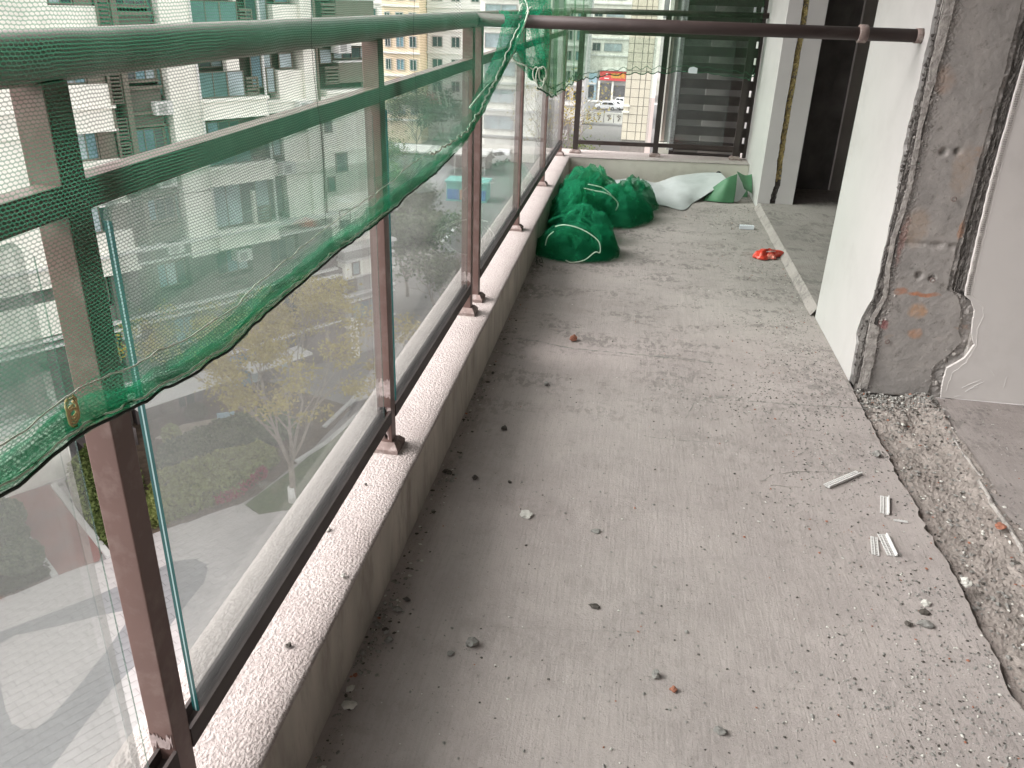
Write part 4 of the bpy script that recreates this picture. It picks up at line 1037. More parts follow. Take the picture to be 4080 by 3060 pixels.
w_ = thing('rebar_bits', 'bent dark wire ends sticking out beside the kerb under the net ball', 'wire', (-.54, 5.0, 0))
for k, pts in enumerate((((1160, 562), (1162, 570), (1172, 575)), ((1166, 560), (1166, 566), (1174, 568)), ((1170, 558), (1172, 565)), ((1160, 555), (1158, 566), (1160, 572)))):
    P = [at_z(u, v, .01+.008*j) for j, (u, v) in enumerate(pts)]; MB().tube(P, .003, 6).build('wire', 'wire', w_)

# perforated bead offcuts
def bead(name, label, p0, p1, width=.024, rim=True, bend=0.):
    a = Vector(at_z(*p0, .006)); b = Vector(at_z(*p1, .006)); L_ = (b-a).length; t_ = (b-a)/L_; nrm = Vector((-t_.y, t_.x, 0))
    root = thing(name, label, 'plastic strip', (a.x, a.y, 0), 'offcuts of perforated corner bead')
    mb = MB(); n = max(4, int(L_/.0085)); pitch = L_/n
    def bar(s0, s1, w0, w1, z0=.003, z1=.0045):
        P = []
        for z in (z0, z1):
            for s, w in ((s0, w0), (s1, w0), (s1, w1), (s0, w1)):
                q = a + t_*s + nrm*(w + bend*math.sin(PI*s/L_)); P.append((q.x, q.y, z))
        mb.hexa(P)
    for w in (0, width*.5, width-.003): bar(0, L_, w, w+.0028)
    for k in range(n+1):
        for w in (0.0028, width*.5+.0028):
            s = k*pitch + (0 if w < .01 else pitch*.4); s = min(s, L_-.001); bar(s-.0014, s+.0014, w, w+width*.5-.0056)
    mb.build('perforated_strip', 'pvc_white', root)
    if rim:
        m2 = MB(); P = []
        for z in (.003, .012):
            for s, w in ((0, -.004), (L_, -.004), (L_, 0), (0, 0)): q = a+t_*s+nrm*w; P.append((q.x, q.y, z))
        m2.hexa(P); m2.build('rim', 'pvc_white', root)
bead('corner_bead_offcut', 'longest white perforated bead strip, lying diagonally on the floor', (1790, 1052), (1861, 1022))
bead('corner_bead_offcut', 'short upright white perforated bead strip below the diagonal one', (1918, 1110), (1918, 1073), .024)
bead('corner_bead_offcut', 'left strip of the lowest pair of white perforated bead pieces', (1900, 1199), (1896, 1160), .022, False)
bead('corner_bead_offcut', 'right leaning strip of the lowest pair of white perforated beads', (1936, 1200), (1914, 1154), .026)
bead('corner_bead_offcut', 'thin curved sliver of white perforated bead near the trench', (1932, 1124), (1962, 1128), .010, False, .006)

# individual stones and chips
def stone(u, v, size, mat_, label, flat=.6, asp=1.):
    p = at_z(u, v, 0.); mb = MB(); vs, fs = lump((0, 0, 0), 1, u*.37+v, 2, (1, 1, 1), .55)
    for q in vs: mb.v.append((p[0]+q[0]*size*asp, p[1]+q[1]*size, max(.0, size*flat*(q[2]+.75))))
    mb.f = fs; mb.mi = [0]*len(fs)
    tag(mb.build('stone', mat_, origin=(p[0], p[1], 0)), label, 'stone')
stone(1137, 1113, .021, 'stone_pale', 'largest pale flat mortar chip on the middle of the floor', .3, 1.0)
stone(1020, 1392, .016, 'stone_grey', 'round grey concrete crumb in the left foreground', .7)
stone(973, 1413, .009, 'stone_grey', 'small angular grey chip left of the round concrete crumb', .5)
stone(1026, 1034, .010, 'stone_dark', 'dark angular chip near the kerb, closer than the second post', .8)
stone(1238, 735, .018, 'stone_red', 'reddish brown stone on the lap line of the screed', .8)
stone(1287, 1149, .010, 'stone_grey', 'pale broken crumb right of the flat mortar chip', .5, 1.5)
stone(1416, 1461, .011, 'stone_grey', 'grey chip with a white side in the middle foreground', .8)
stone(1455, 1492, .009, 'stone_red', 'rounded brick red crumb in the middle foreground', .7)
stone(1284, 1312, .010, 'stone_dark', 'dark oval pebble between pale chip and foreground', .5, 1.4)
stone(1555, 1582, .011, 'stone_grey', 'grey chip near the bottom edge beside red grains', .6, 1.3)
stone(1997, 1351, .014, 'stone_grey', 'lower grey lump of the cluster at the right foreground', .6, 1.5)
stone(1962, 1350, .010, 'stone_dark', 'dark lump left of the grey one at the right foreground', .6)
stone(1996, 1325, .012, 'stone_dark', 'upper dark crumbly lump at the right foreground', .5)
stone(1998, 1306, .011, 'stone_pale', 'pale chip nearest the trench edge on the screed', .7, 1.3)
stone(1892, 985, .016, 'stone_grey', 'grey pyramid shaped lump above the diagonal bead strip', .7)
stone(2085, 1264, .015, 'stone_pale', 'round pale lump in the rubble trench', .9)
stone(2160, 1140, .016, 'stone_red', 'orange brick crumb right of the trench ridge', .6)
stone(966, 1022, .012, 'stone_dark', 'dark stone close against the kerb foot', .6, 1.4)
stone(1089, 928, .011, 'stone_dark', 'black angular crumb beyond the second post', .9)
stone(1180, 832, .011, 'stone_grey', 'small grey stone on the smooth screed near the lap line', .8)
stone(1101, 1640-1095+498, .006, 'stone_dark', 'tiny black grain near the flat mortar chip', .8)
stone(757, 1490, .011, 'stone_pale', 'pale flake by the kerb foot in the foreground', .4, .8)
stone(753, 1525, .013, 'stone_pale', 'long pale flake by the kerb foot, nearest the camera', .4, 1.3)
stone(840, 1386, .010, 'stone_grey', 'grey pebble near the dark crumbs at the kerb foot', .8)
stone(1110, 440, .012, 'stone_dark', 'dark crumb lying on top of the stucco kerb', .5) if False else None
def kerb_chip(u, v, size, mat_, label):
    p = at_z(u, v, .224); mb = MB(); vs, fs = lump((0,0,0), 1, u, 2, (1,1,1), .6)
    for q in vs: mb.v.append((p[0]+q[0]*size, p[1]+q[1]*size*1.2, .222+max(0, size*.7*(q[2]+.8))))
    mb.f = fs; mb.mi = [0]*len(fs); tag(mb.build('kerb_crumb', mat_, origin=(p[0], p[1], .22)), label, 'stone')
kerb_chip(623, 1395, .006, 'stone_dark', 'black crumb lying on the near stucco kerb top')
kerb_chip(708, 1145, .007, 'stone_pale', 'pale flake on the kerb top beside the bottom rail')
kerb_chip(741, 1244, .006, 'stone_pale', 'pale flake on the kerb top at its inner edge')
kerb_chip(790, 1046, .004, 'stone_dark', 'tiny dark crumb on the kerb top before the second post')

# scattered grit
def grit(name, label, n, sampler, mats, seed, s0=.0012, s1=.005):
    rnd = random.Random(seed); mb = MB()
    ico = [(0,0,1),(.9,0,.3),(.28,.85,.3),(-.72,.53,.3),(-.72,-.53,.3),(.28,-.85,.3),(0,0,-.4)]
    F = [(0,1,2),(0,2,3),(0,3,4),(0,4,5),(0,5,1),(6,2,1),(6,3,2),(6,4,3),(6,5,4),(6,1,5)]
    for k in range(n):
        p = sampler(rnd)
        if p is None: continue
        x, y, z = p; s = s0 + (s1-s0)*rnd.random()**4; a = rnd.random()*6.28; ca, sa = math.cos(a), math.sin(a)
        ex, ey, ez = s*rnd.uniform(.6, 1.4), s*rnd.uniform(.6, 1.2), s*rnd.uniform(.5, 1.)
        i = len(mb.v); mi = rnd.choices(range(len(mats)), [.66, .09, .22, .03][:len(mats)])[0]
        for q in ico:
            j = rnd.uniform(.75, 1.2); X, Y_, Z_ = q[0]*ex*j, q[1]*ey*j, q[2]*ez*j
            mb.v.append((x+X*ca-Y_*sa, y+X*sa+Y_*ca, z+Z_+ez*.2))
        for f in F: mb.f.append(tuple(i+w for w in f)); mb.mi.append(mi)
    o = mb.build(name, mats, smooth=False); o['kind'] = 'stuff'; tag(o, label, 'grit'); return o
SM = ['stone_grey', 'stone_pale', 'stone_dark', 'stone_red']
def s_floor(r):
    for _ in range(30):
        x = r.uniform(-.56, 1.04); y = .9 + 6.8*r.random()**1.6
        dens = .05 + .85*max(0, (x-.15)/.9)**1.6
        dens *= .35 + 1.3*max(0, fbm(x*3.3, y*2.3, 5)+.25)
        for (cx, cy, w, g) in ((.95, 3.6, .25, 1.6), (.75, 3.3, .2, 1.2), (.9, 4.2, .15, .9), (1.0, 1.6, .3, .8), (.45, 3.25, .25, .5)):
            dens += g*math.exp(-((x-cx)**2+(y-cy)**2)/w**2)
        if r.random() < dens: return (x, y, floor_h(x, y))
    return None
grit('floor_grit', 'fine grey and red grit scattered over the screed floor', 22000, s_floor, SM, 1, .0009, .0055)
def s_kerb(r):
    y = .95 + 4.2*r.random()**1.3; x = -.565 + abs(r.gauss(0, .035)) ; dens = .35+.65*max(0, fbm(y*4, 8)+.3)
    return (x, y, 0.) if r.random() < dens and x < -.3 else None
grit('kerb_foot_grit', 'dark crumbs gathered along the foot of the kerb', 1300, s_kerb, SM, 2, .0015, .009)
def s_cl(r):
    cx, cy, w = r.choice(((-.535, 1.72, .06), (-.545, 1.50, .05), (-.55, 1.60, .04), (-.54, 2.35, .05), (-.545, 3.1, .05)))
    return (max(-.566, cx+r.gauss(0, .022)), cy+r.gauss(0, w), 0.)
grit('kerb_foot_crumbs', 'clusters of larger dark mortar crumbs at the foot of the kerb', 190, s_cl, ['stone_grey', 'stone_pale', 'stone_dark'], 12, .003, .013)
def s_trench(r):
    y = .8 + 2.62*r.random(); a = r.random(); x = 1.035 + .33*a
    if r.random() > .30 + .7*max(0, fbm(x*5, y*5, 2)+.35) : return None
    return (x, y, trench((x-1.02)/.345, (y+3)/6.43)[2])
grit('trench_rubble', 'broken mortar and brick rubble lying in the trench', 6500, s_trench, SM, 3, .0012, .010)
def s_room(r):
    x = 1.36 + abs(r.gauss(0, .35)); y = 1.0+2.4*r.random(); return (x, y, -.003) if x < 2.6 else None
grit('room_grit', 'grit on the room floor right of the trench', 2600, s_room, SM, 4, .001, .005)
def s_pier(r):
    x = 1.05 + .33*r.random(); y = 3.44 - abs(r.gauss(0, .10)); return (x, y, trench((x-1.02)/.345, (y+3)/6.43)[2])
grit('column_foot_rubble', 'crumbled concrete heaped at the foot of the bare column', 1500, s_pier, SM, 5, .002, .010)
def s_kt(r): 
    y = .8+7*r.random(); return (-.60-.2*r.random()**.5, y, .2225)
grit('kerb_top_grit', 'specks of grit on the stucco kerb top', 160, s_kt, ['stone_pale', 'stone_grey', 'stone_dark'], 6, .0009, .003)

# ================================================================== OUTSIDE: GROUND
G = -18.0
def g2(u, v, z=G): p = at_z(u, v, z); return (p[0], p[1])
struct(MB().box(-900, 900, -300, 1500, G-1.2, G-.03).build('ground', 'ground'))
def gsheet(name, mat_, px, lvl, h=.02):
    pts = [g2(*p) for p in px]
    a = sum(pts[i][0]*pts[(i+1) % len(pts)][1]-pts[(i+1) % len(pts)][0]*pts[i][1] for i in range(len(pts)))
    if a < 0: pts = pts[::-1]
    return struct(MB().prism(pts, G-.025, G+lvl).build(name, mat_))
struct(MB().box(-34, 6, -12, 34, G-.03, G).build('plaza_base', 'joint'))
# pavers
PH = math.radians(33); pd = (math.sin(PH), math.cos(PH)); pn = (pd[1], -pd[0])
outer = [g2(*p) for p in [(-160, 1420), (-60, 1390), (0, 1366), (105, 1327), (212, 1286), (300, 1248), (375, 1214), (420, 1208), (444, 1218), (449, 1232), (442, 1256), (400, 1310), (330, 1400), (250, 1482), (185, 1562), (110, 1662), (40, 1760), (-200, 1760)]]
island = [g2(*p) for p in [(-150, 1490), (-60, 1420), (0, 1392), (32, 1374), (130, 1352), (220, 1329), (258, 1322), (272, 1330), (270, 1350), (235, 1400), (175, 1477), (110, 1550), (80, 1573), (50, 1577), (25, 1562), (13, 1535), (0, 1475), (-30, 1470)]]
def inside(p, poly):
    c = False; n = len(poly); j = n-1
    for i in range(n):
        if (poly[i][1] > p[1]) != (poly[j][1] > p[1]) and p[0] < (poly[j][0]-poly[i][0])*(p[1]-poly[i][1])/(poly[j][1]-poly[i][1]) + poly[i][0]: c = not c
        j = i
    return c
struct(MB().prism(outer if sum(outer[i][0]*outer[(i+1) % len(outer)][1]-outer[(i+1) % len(outer)][0]*outer[i][1] for i in range(len(outer))) > 0 else outer[::-1], G-.01, G+.006).build('dark_paving_base', 'joint_d'))
plaza = struct(MB().box(-15.5, -15.49, 14.0, 14.01, G-.02, G-.01).build('plaza_paving', 'joint'))
pl, pw = .60, .30
cells = []
bedpoly = [g2(*p) for p in [(168, 1112), (235, 1196), (335, 1152), (520, 1086), (560, 1108), (690, 1100), (760, 1000), (900, 800), (400, 800), (150, 1000)]]
leftbed = [g2(*p) for p in [(-160, 1080), (12, 1095), (125, 1245), (80, 1263), (-160, 1350)]]
ramppoly = [g2(*p) for p in [(20, 1070), (115, 1040), (168, 1112), (240, 1200), (118, 1248), (12, 1095)]]
for i in range(-60, 60):
    for j in range(-60, 60):
        s = i*pl + (j % 2)*pl*.5; t_ = j*pw
        x = -17 + pd[0]*s + pn[0]*t_; y = 18 + pd[1]*s + pn[1]*t_
        if y < 8 or y > 32 or x > -2.5 or x < -30: continue
        if any(inside((x, y), q) for q in (bedpoly, leftbed, ramppoly)): continue
        dk = inside((x, y), outer) and not inside((x, y), island)
        q = Vector((x, y, G)) - Vector((0, 0, CAM_H)); cx = q.dot(Vector((m4[0][0], m4[1][0], m4[2][0]))); cy = q.dot(Vector((m4[0][1], m4[1][1], m4[2][1]))); cz = q.dot(Vector((m4[0][2], m4[1][2], m4[2][2])))
        U = 1106 - (cx/cz)*F_PX/DS; V = 829.5 + (cy/cz)*F_PX/DS
        vis = -10 < U < 470 and 1190 < V < 1680
        cells.append((0 if vis and not (U > 170 and U < 215+ (V-1250)*.3 and False) else 1, V*-1, x, y, dk))
cells.sort()
rr = random.Random(5)
rotp = math.atan2(pd[1], pd[0])
def paver_mesh(nm, m_):
    mb = MB(); mb.obox((0, 0, 0), pl*.5-.006, pw*.5-.006, .012); me_o = mb.build(nm, m_); me = me_o.data; bpy.data.objects.remove(me_o); return me
pm = {False: paver_mesh('paver', 'paver_a'), True: paver_mesh('paver', 'paver_b')}
stuffm = {False: MB(), True: MB()}
cnt = 0; cells2 = []
def region(p): return inside(p, outer) and not inside(p, island)
def near_seg(p):
    best = None
    for P_ in (outer, island):
        for i in range(len(P_)):
            a, b = P_[i], P_[(i+1) % len(P_)]; dx, dy = b[0]-a[0], b[1]-a[1]; L2 = dx*dx+dy*dy
            t_ = max(0, min(1, ((p[0]-a[0])*dx+(p[1]-a[1])*dy)/L2)); d_ = math.hypot(p[0]-a[0]-t_*dx, p[1]-a[1]-t_*dy)
            if best is None or d_ < best[0]: best = (d_, a, (dx, dy))
    return best
def clip(poly, a, d, sgn):
    out = []
    f = lambda q: sgn*((q[0]-a[0])*d[1]-(q[1]-a[1])*d[0])
    for i in range(len(poly)):
        p, q = poly[i], poly[(i+1) % len(poly)]; fp, fq = f(p), f(q)
        if fp >= 0: out.append(p)
        if fp*fq < 0: k = fp/(fp-fq); out.append((p[0]+(q[0]-p[0])*k, p[1]+(q[1]-p[1])*k))
    return out
def corners(x, y):
    hx, hy = pl*.5-.006, pw*.5-.006
    return [(x+pd[0]*a*hx+pn[0]*b*hy, y+pd[1]*a*hx+pn[1]*b*hy) for a, b in ((-1, -1), (-1, 1), (1, 1), (1, -1))]
for vis, _, x, y, dk in cells:
    zz = G+.006+rr.uniform(-.002, .003) + (.004 if dk else 0)
    cs = corners(x, y)
    mixed = len({region(c_) for c_ in cs+[(x, y)]}) > 1
    if mixed:
        _, a_, d_ = near_seg((x, y))
        for sg in (1, -1):
            q_ = clip(cs, a_, d_, sg)
            if len(q_) < 3: continue
            ar = sum(q_[i][0]*q_[(i+1) % len(q_)][1]-q_[(i+1) % len(q_)][0]*q_[i][1] for i in range(len(q_)))
            if ar < 0: q_ = q_[::-1]
            if abs(ar) < .002: continue
            k_ = region((sum(c_[0] for c_ in q_)/len(q_), sum(c_[1] for c_ in q_)/len(q_)))
            stuffm[k_].prism(q_, G-.005, G+.018+(.004 if k_ else 0))
    elif vis == 0 and cnt < 298:
        o = bpy.data.objects.new('paver', pm[dk]); COL.objects.link(o); o.parent = plaza; o.location = (x, y, zz); o.rotation_euler = (0, 0, rotp); cnt += 1
    else: cells2.append((x, y, zz, dk))
for x, y, zz, dk in cells2: stuffm[dk].obox((x, y, zz), pl*.5-.006, pw*.5-.006, .012, rotp)
for dk in (False, True):
    o = stuffm[dk].build('paver_field', 'paver_b' if dk else 'paver_a', plaza); o['kind'] = 'stuff'
gsheet('red_ramp', 'red_ramp', [(20, 1074), (115, 1044), (166, 1112), (222, 1190), (214, 1212), (120, 1245), (60, 1160), (12, 1098)], .022)
def kerbline(name, px, w=.22, h=.14, lvl=0.):
    P = [Vector((*g2(*p), 0)) for p in px]; mb = MB()
    for a, b in zip(P[:-1], P[1:]):
        t_ = (b-a); L_ = t_.length; t_ /= L_; n_ = Vector((-t_.y, t_.x, 0))*w*.5; k = max(1, int(L_/1.0))
        for q in range(k):
            s, e = a+t_*(L_*q/k+.008), a+t_*(L_*(q+1)/k-.008)
            mb.hexa([tuple(v) for v in (s-n_+Vector((0,0,G)), e-n_+Vector((0,0,G)), e+n_+Vector((0,0,G)), s+n_+Vector((0,0,G)), s-n_+Vector((0,0,G+h)), e-n_+Vector((0,0,G+h)), e+n_+Vector((0,0,G+h)), s+n_+Vector((0,0,G+h)))])
    return struct(mb.build(name, 'kerbstone'))
kerbline('ramp_kerb', [(12, 1098), (52, 1155), (120, 1248)]); kerbline('ramp_kerb', [(116, 1050), (168, 1118), (238, 1206)])
gsheet('garden_bed', 'soil', [(170, 1112), (236, 1194), (335, 1152), (520, 1088), (556, 1068), (660, 985), (760, 880), (500, 800), (200, 900), (140, 1040)], .03)
gsheet('garden_bed', 'soil', [(-160, 1080), (12, 1098), (116, 1246), (80, 1262), (0, 1296), (-160, 1345)], .03)
gsheet('sand_patch', 'sand', [(335, 948), (395, 918), (470, 905), (555, 893), (640, 915), (560, 935), (500, 950), (400, 958)], .05)
gsheet('lawn', 'lawn', [(530, 1092), (560, 1068), (640, 1010), (735, 925), (800, 900), (815, 930), (740, 1020), (700, 1090), (560, 1112)], .04)
gsheet('walkway', 'walk', [(330, 1158), (520, 1092), (560, 1114), (700, 1096), (760, 1010), (840, 900), (930, 780), (1000, 690), (900, 690), (800, 800), (760, 870), (700, 930), (640, 985), (600, 1010), (700, 1000), (735, 940), (800, 880), (830, 905), (730, 1030), (690, 1080), (560, 1096)][:11] + [(1010, 800), (860, 1050), (700, 1280), (500, 1240)], .008)
kerbline('walk_kerb', [(700, 925), (760, 868), (822, 790), (870, 720)], .2, .12)
kerbline('walk_kerb', [(640, 1000), (700, 962), (738, 930), (790, 880)], .2, .12)
gsheet('far_road', 'asphalt', [(700, 470), (1010, 400), (1180, 330), (1240, 330), (1200, 480), (1080, 620), (960, 760), (860, 740), (930, 600), (960, 520), (860, 520)], .01)
gsheet('parking_ground', 'asphalt', [(700, 300), (1220, 290), (1230, 330), (1000, 400), (700, 460)], .006)
for a, b in (((893, 446), (916, 417)), ((956, 522), (990, 484)), ((866, 563), (882, 566))):
    A_, B_ = g2(*a), g2(*b); d_ = math.atan2(B_[1]-A_[1], B_[0]-A_[0]); L_ = math.hypot(B_[0]-A_[0], B_[1]-A_[1])
    struct(MB().obox(((A_[0]+B_[0])/2, (A_[1]+B_[1])/2, G+.018), L_/2, .16, .006, d_).build('road_marking', 'paint'))
# street beyond the houses
struct(MB().box(-40, 12, 150, 187, G-.02, G+.02).build('street', 'asphalt'))
struct(MB().box(-40, 12, 187, 190, G-.02, G+.12).build('street_pavement', 'kerbstone'))

# ================================================================== OUTSIDE: FACADE OPPOSITE
P0 = (-22.7, 33.4); FH = math.radians(33); dv = (math.sin(FH), math.cos(FH)); nv = (dv[1], -dv[0])
def FW(s, n, z): return (P0[0]+dv[0]*s+nv[0]*n, P0[1]+dv[1]*s+nv[1]*n, z)
def fbox(mb, s0, s1, n0, n1, z0, z1, mi=0):
    mb.hexa([FW(s0,n1,z0), FW(s1,n1,z0), FW(s1,n0,z0), FW(s0,n0,z0), FW(s0,n1,z1), FW(s1,n1,z1), FW(s1,n0,z1), FW(s0,n0,z1)], mi); return mb
bo = FW(0, 0, G)
ap = thing('apartment_block', 'cream and brown apartment block across the courtyard with louvred bays and white ledges', 'building', bo)
mb = MB(); fbox(mb, -30, 15.0, -11, -.45, -19, 12.5); mb.build('wall', 'umber', ap)
levels = [8.85, 5.8, 2.75, -.2, -3.15, -6.2, -9.3]
W = {k: MB() for k in ('cream', 'cream2', 'taupe', 'umber', 'stone_clad', 'grey_band', 'ledge')}
rwin = random.Random(77)
def window(s0, s1, z0, z1, n, glass='win', mull=1, frame='taupe', fr=.06, split=None):
    b = MB()
    fbox(b, s0, s1, n, n+.06, z1-fr, z1); fbox(b, s0, s1, n, n+.06, z0, z0+fr)
    fbox(b, s0, s0+fr, n, n+.06, z0+fr, z1-fr); fbox(b, s1-fr, s1, n, n+.06, z0+fr, z1-fr)
    for k in range(mull):
        c = s0+(s1-s0)*(k+1)/(mull+1); fbox(b, c-fr*.4, c+fr*.4, n+.003, n+.055, z0+fr, z1-fr)
    w = b.build('window', frame, ap)
    gl = list(glass) if isinstance(glass, (list, tuple)) else [glass]*(mull+1)
    gl = [rwin.choice(('win', 'win', 'win', 'win_blue', 'win_light', 'shop_dark')) if g_ == 'win' else g_ for g_ in gl]
    for k in range(mull+1):
        a = s0+fr+(s1-s0-2*fr)*k/(mull+1); c = s0+fr+(s1-s0-2*fr)*(k+1)/(mull+1)
        p = MB(); fbox(p, a, c, n+.012, n+.028, z0+fr, z1-fr); p.build('pane', gl[k], w)
slatmesh = {}
def louvre(s0, s1, z0, z1, n, pitch=.15, m_='taupe'):
    b = MB(); fbox(b, s0, s1, n, n+.12, z1-.05, z1); fbox(b, s0, s1, n, n+.12, z0, z0+.05); fbox(b, s1-.05, s1, n, n+.12, z0+.05, z1-.05)
    fr = b.build('louvre', m_, ap); z = z0+.09; first = None
    while z < z1-.10:
        if first is None:
            p = MB(); fbox(p, s0+.01, s1-.06, n+.02, n+.11, z, z+.075); first = p.build('slat', 'ledge' if m_ == 'pale' else m_, fr); zf = z
        else:
            c_ = first.copy(); COL.objects.link(c_); c_.parent = fr; c_.location = (0, 0, z-zf)
        z += pitch
rw_ = random.Random(11)
for L in levels:
    up = L > -9
    C = W['cream'] if up else W['cream']
    # white bay at the left end
    fbox(W['cream'], -30, .35, -.45, .62, L-.85, L+.95); fbox(W['cream2'], -30, .47, -.45, .72, L-.02, L+.10); fbox(W['cream2'], -30, .43, -.45, .69, L-.95, L-.84)
    fbox(W['cream'], -30, -1.45, -.45, .58, L+.95, L+2.20)
    window(-1.40, -.45, L+.97, L+2.18, .42, ['win_light', 'win'], 1)
    fbox(W['taupe'], -.42, .30, -.45, .5, L+.95, L+2.2)
    # louvred box, pilaster, brown bay window
    louvre(.40, 1.0, L+.10, L+1.55 if L != -3.15 else L+1.45, .30); louvre(.40, 1.0, L+1.65, L+2.55, .28)
    fbox(W['taupe'], 1.03, 1.27, -.45, .52, L-.9, L+2.15)
    fbox(W['umber'], 1.28, 2.72, -.45, .30, L-.35, L+.62); fbox(W['taupe'], 1.28, 2.76, -.45, .42, L+.62, L+.76)
    fbox(W['taupe'], 1.28, 2.76, -.45, .40, L-.42, L-.30); fbox(W['umber'], 1.28, 2.72, -.45, .26, L-.86, L-.42)
    fbox(W['taupe'], 1.28, 2.74, -.45, .36, L-.95, L-.86); fbox(W['taupe'], 1.28, 2.74, -.45, .34, L+.90, L+.98)
    window(1.30, 2.68, L+.98, L+2.02, .12, ['win', 'win_blue', 'win'] if L < -3 and L > -7 else ['win', 'win', 'win'], 2)
    window(2.72, 2.98, L+.3 if up else L+.9, L+2.1, .05, 'win_green', 0)
    # pale pier
    fbox(W['cream'], 3.0, 4.38, -.45, .60, L-.95, L+2.10)
    # glazed balcony
    fbox(W['cream'], 4.381, 7.75, -.45, .80, L-.72, L-.04); fbox(W['cream2'], 4.381, 7.85, -.45, .90, L-.04, L+.09); fbox(W['cream2'], 4.381, 7.78, -.45, .84, L-.82, L-.72)
    if L == -9.3:
        window(4.45, 7.7, L+.15, L+2.35, .3, ['win', 'win', 'win', 'win_light'], 3); fbox(W['cream'], 8.8, 11.0, -.45, .3, L-.9, L+3.2)
    else: window(4.42, 5.85, L+.12, L+1.25, .58, 'win_green', 1, fr=.035)
    if L != -9.3: window(5.85, 6.72, L+.12, L+1.25, .58, 'win_light' if L in (-3.15, 5.8) else 'win_green', 0, fr=.035)
    window(4.42, 6.72, L+1.35, L+2.02, -.2, 'win', 3)
    fbox(W['cream'], 5.95 if L == -3.15 else 6.6, 6.6 if L == -3.15 else 6.75, .2, .56, L+.1, L+1.75)
    louvre(6.85, 7.5, L+.10, L+.95, .5, .16)
    window(7.55, 8.75, L+.35, L+2.05, -.1, ['win', 'win'], 1); 
    if L in (-3.15, -6.2, 2.75): window(8.25, 8.75, L+.1, L+1.3, .1, 'win_light', 0)
    fbox(W['cream'], 8.8, 10.2, -.45, .35, L-.3, L+1.15); fbox(W['cream'], 7.86, 11.4, -.45, .50, L-.80, L-.3); fbox(W['cream2'], 7.86, 11.4, -.45, .58, L-.3, L-.2)
    fbox(W['cream'], 10.21, 10.9, -.45, .56, L-.19, L+2.1); window(9.1, 9.9, L+1.2, L+1.95, .0, 'win', 0)
    window(10.95, 11.42, L+.4, L+2.0, .0, 'win_green', 0)
    if L < -6:
        fbox(W['cream'], 11.0, 15.0, -.45, .25, L-2.4, L+2.3); window(12.0, 12.8, L-1.15, L-.1, .26, 'win', 0); fbox(W['cream2'], 11.0, 15.1, .25, .4, L-.02, L+.1)
        window(11.0+.4, 11.9, L+1.0, L+1.8, .26, 'win', 0)
        continue
    # end balcony with brown parapet
    fbox(W['cream'], 11.41, 14.9, -.45, .60, L-.62, L-.05); fbox(W['cream2'], 11.41, 15.0, -.45, .70, L-.05, L+.10); fbox(W['cream2'], 11.41, 14.95, -.45, .66, L-.72, L-.62)
    fbox(W['taupe'], 12.4, 14.85, -.45, .50, L+.42, L+1.42); fbox(W['ledge'], 12.35, 14.9, -.45, .56, L+1.42, L+1.50)
    louvre(11.5, 12.35, L+.40, L+1.25, .42, .16)
    window(11.5, 12.3, L+1.35, L+2.1, .05, 'win_light', 0); window(12.4, 14.8, L+1.55, L+2.15, .0, 'win', 3)
    fbox(W['cream'], 14.55, 15.0, -11, .3, L-.62, L+2.35)
fbox(W['cream'], -30, 15.0, -.45, .4, 11.0, 12.2)
for k, (s_, z_) in enumerate(((1.9, -6.75), (9.5, -4.0), (2.2, -3.6), (12.6, -10.9), (5.2, -10.85), (9.6, -1.0), (1.8, -9.85), (-.95, -7.2), (-.9, -13.4), (8.2, -6.9), (6.9, 1.9), (12.1, -1.25))):
    m_ = MB(); fbox(m_, s_, s_+.8, .30, .95 if s_ > 4 else .72, z_, z_+.55); u_ = m_.build('air_conditioner', 'ledge', ap)
    m_ = MB(); fbox(m_, s_+.12, s_+.52, .951 if s_ > 4 else .721, .965 if s_ > 4 else .735, z_+.08, z_+.47); m_.build('fan_grille', 'grey_band', u_)
for k, (s_, m__) in enumerate(((.37, 'taupe'), (4.40, 'ledge'), (7.82, 'ledge'), (10.95, 'taupe'))):
    m_ = MB(); fbox(m_, s_-.04, s_+.05, .60, .69, -9.3, 11.); m_.build('downpipe', m__, ap)
# lower storeys: dark stone, pale ledges, setback volumes
for z in (-9.35, -10.05, -12.55, -12.9, -15.7):
    fbox(W['ledge'], -30, 11.5, -.45, .62 if z < -9.5 else .95, z-.05, z+.05)
fbox(W['stone_clad'], -30, .3, -.45, .40, -10.0, -9.4); fbox(W['stone_clad'], .3, 11.4, -.45, .50, -10.0, -9.4)
for (z0, z1) in ((-12.5, -10.1), (-15.65, -12.95), (-19, -15.75)):
    for (a, b) in ((-30, -8), (-6.6, -2.6), (-.9, .35), (2.9, 4.3), (6.3, 7.4), (9.2, 11.4)):
        fbox(W['stone_clad'], a, b, -.45, .38, z0, z1)
    fbox(W['stone_clad'], -30, 11.4, -.45, .30, z0, z0+.75)
    louvre(.42, 1.0, z0+.8, z1-.1, .3); fbox(W['umber'], 1.03, 1.25, -.45, .5, z0, z1)
    for (a, b, g_) in ((-7.9, -6.7, 'win'), (-2.4, -1.0, ['win', 'win_light', 'win']), (1.3, 2.8, 'win'), (4.4, 6.2, ['win', 'win', 'win_light']), (7.5, 9.1, 'win')):
        window(a, b, z0+.95, z1-.25, .1, g_, 2)
fbox(W['cream'], -6.5, -2.7, .385, .46, -12.4, -10.9); fbox(W['cream'], 4.45, 6.0, .2, .30, -12.3, -11.9)
# entrance canopy and terrace slab
fbox(W['ledge'], -1.6, 3.2, .62, 2.4, -16.25, -16.12); fbox(W['ledge'], 4.7, 8.4, .62, 2.0, -16.5, -16.38)
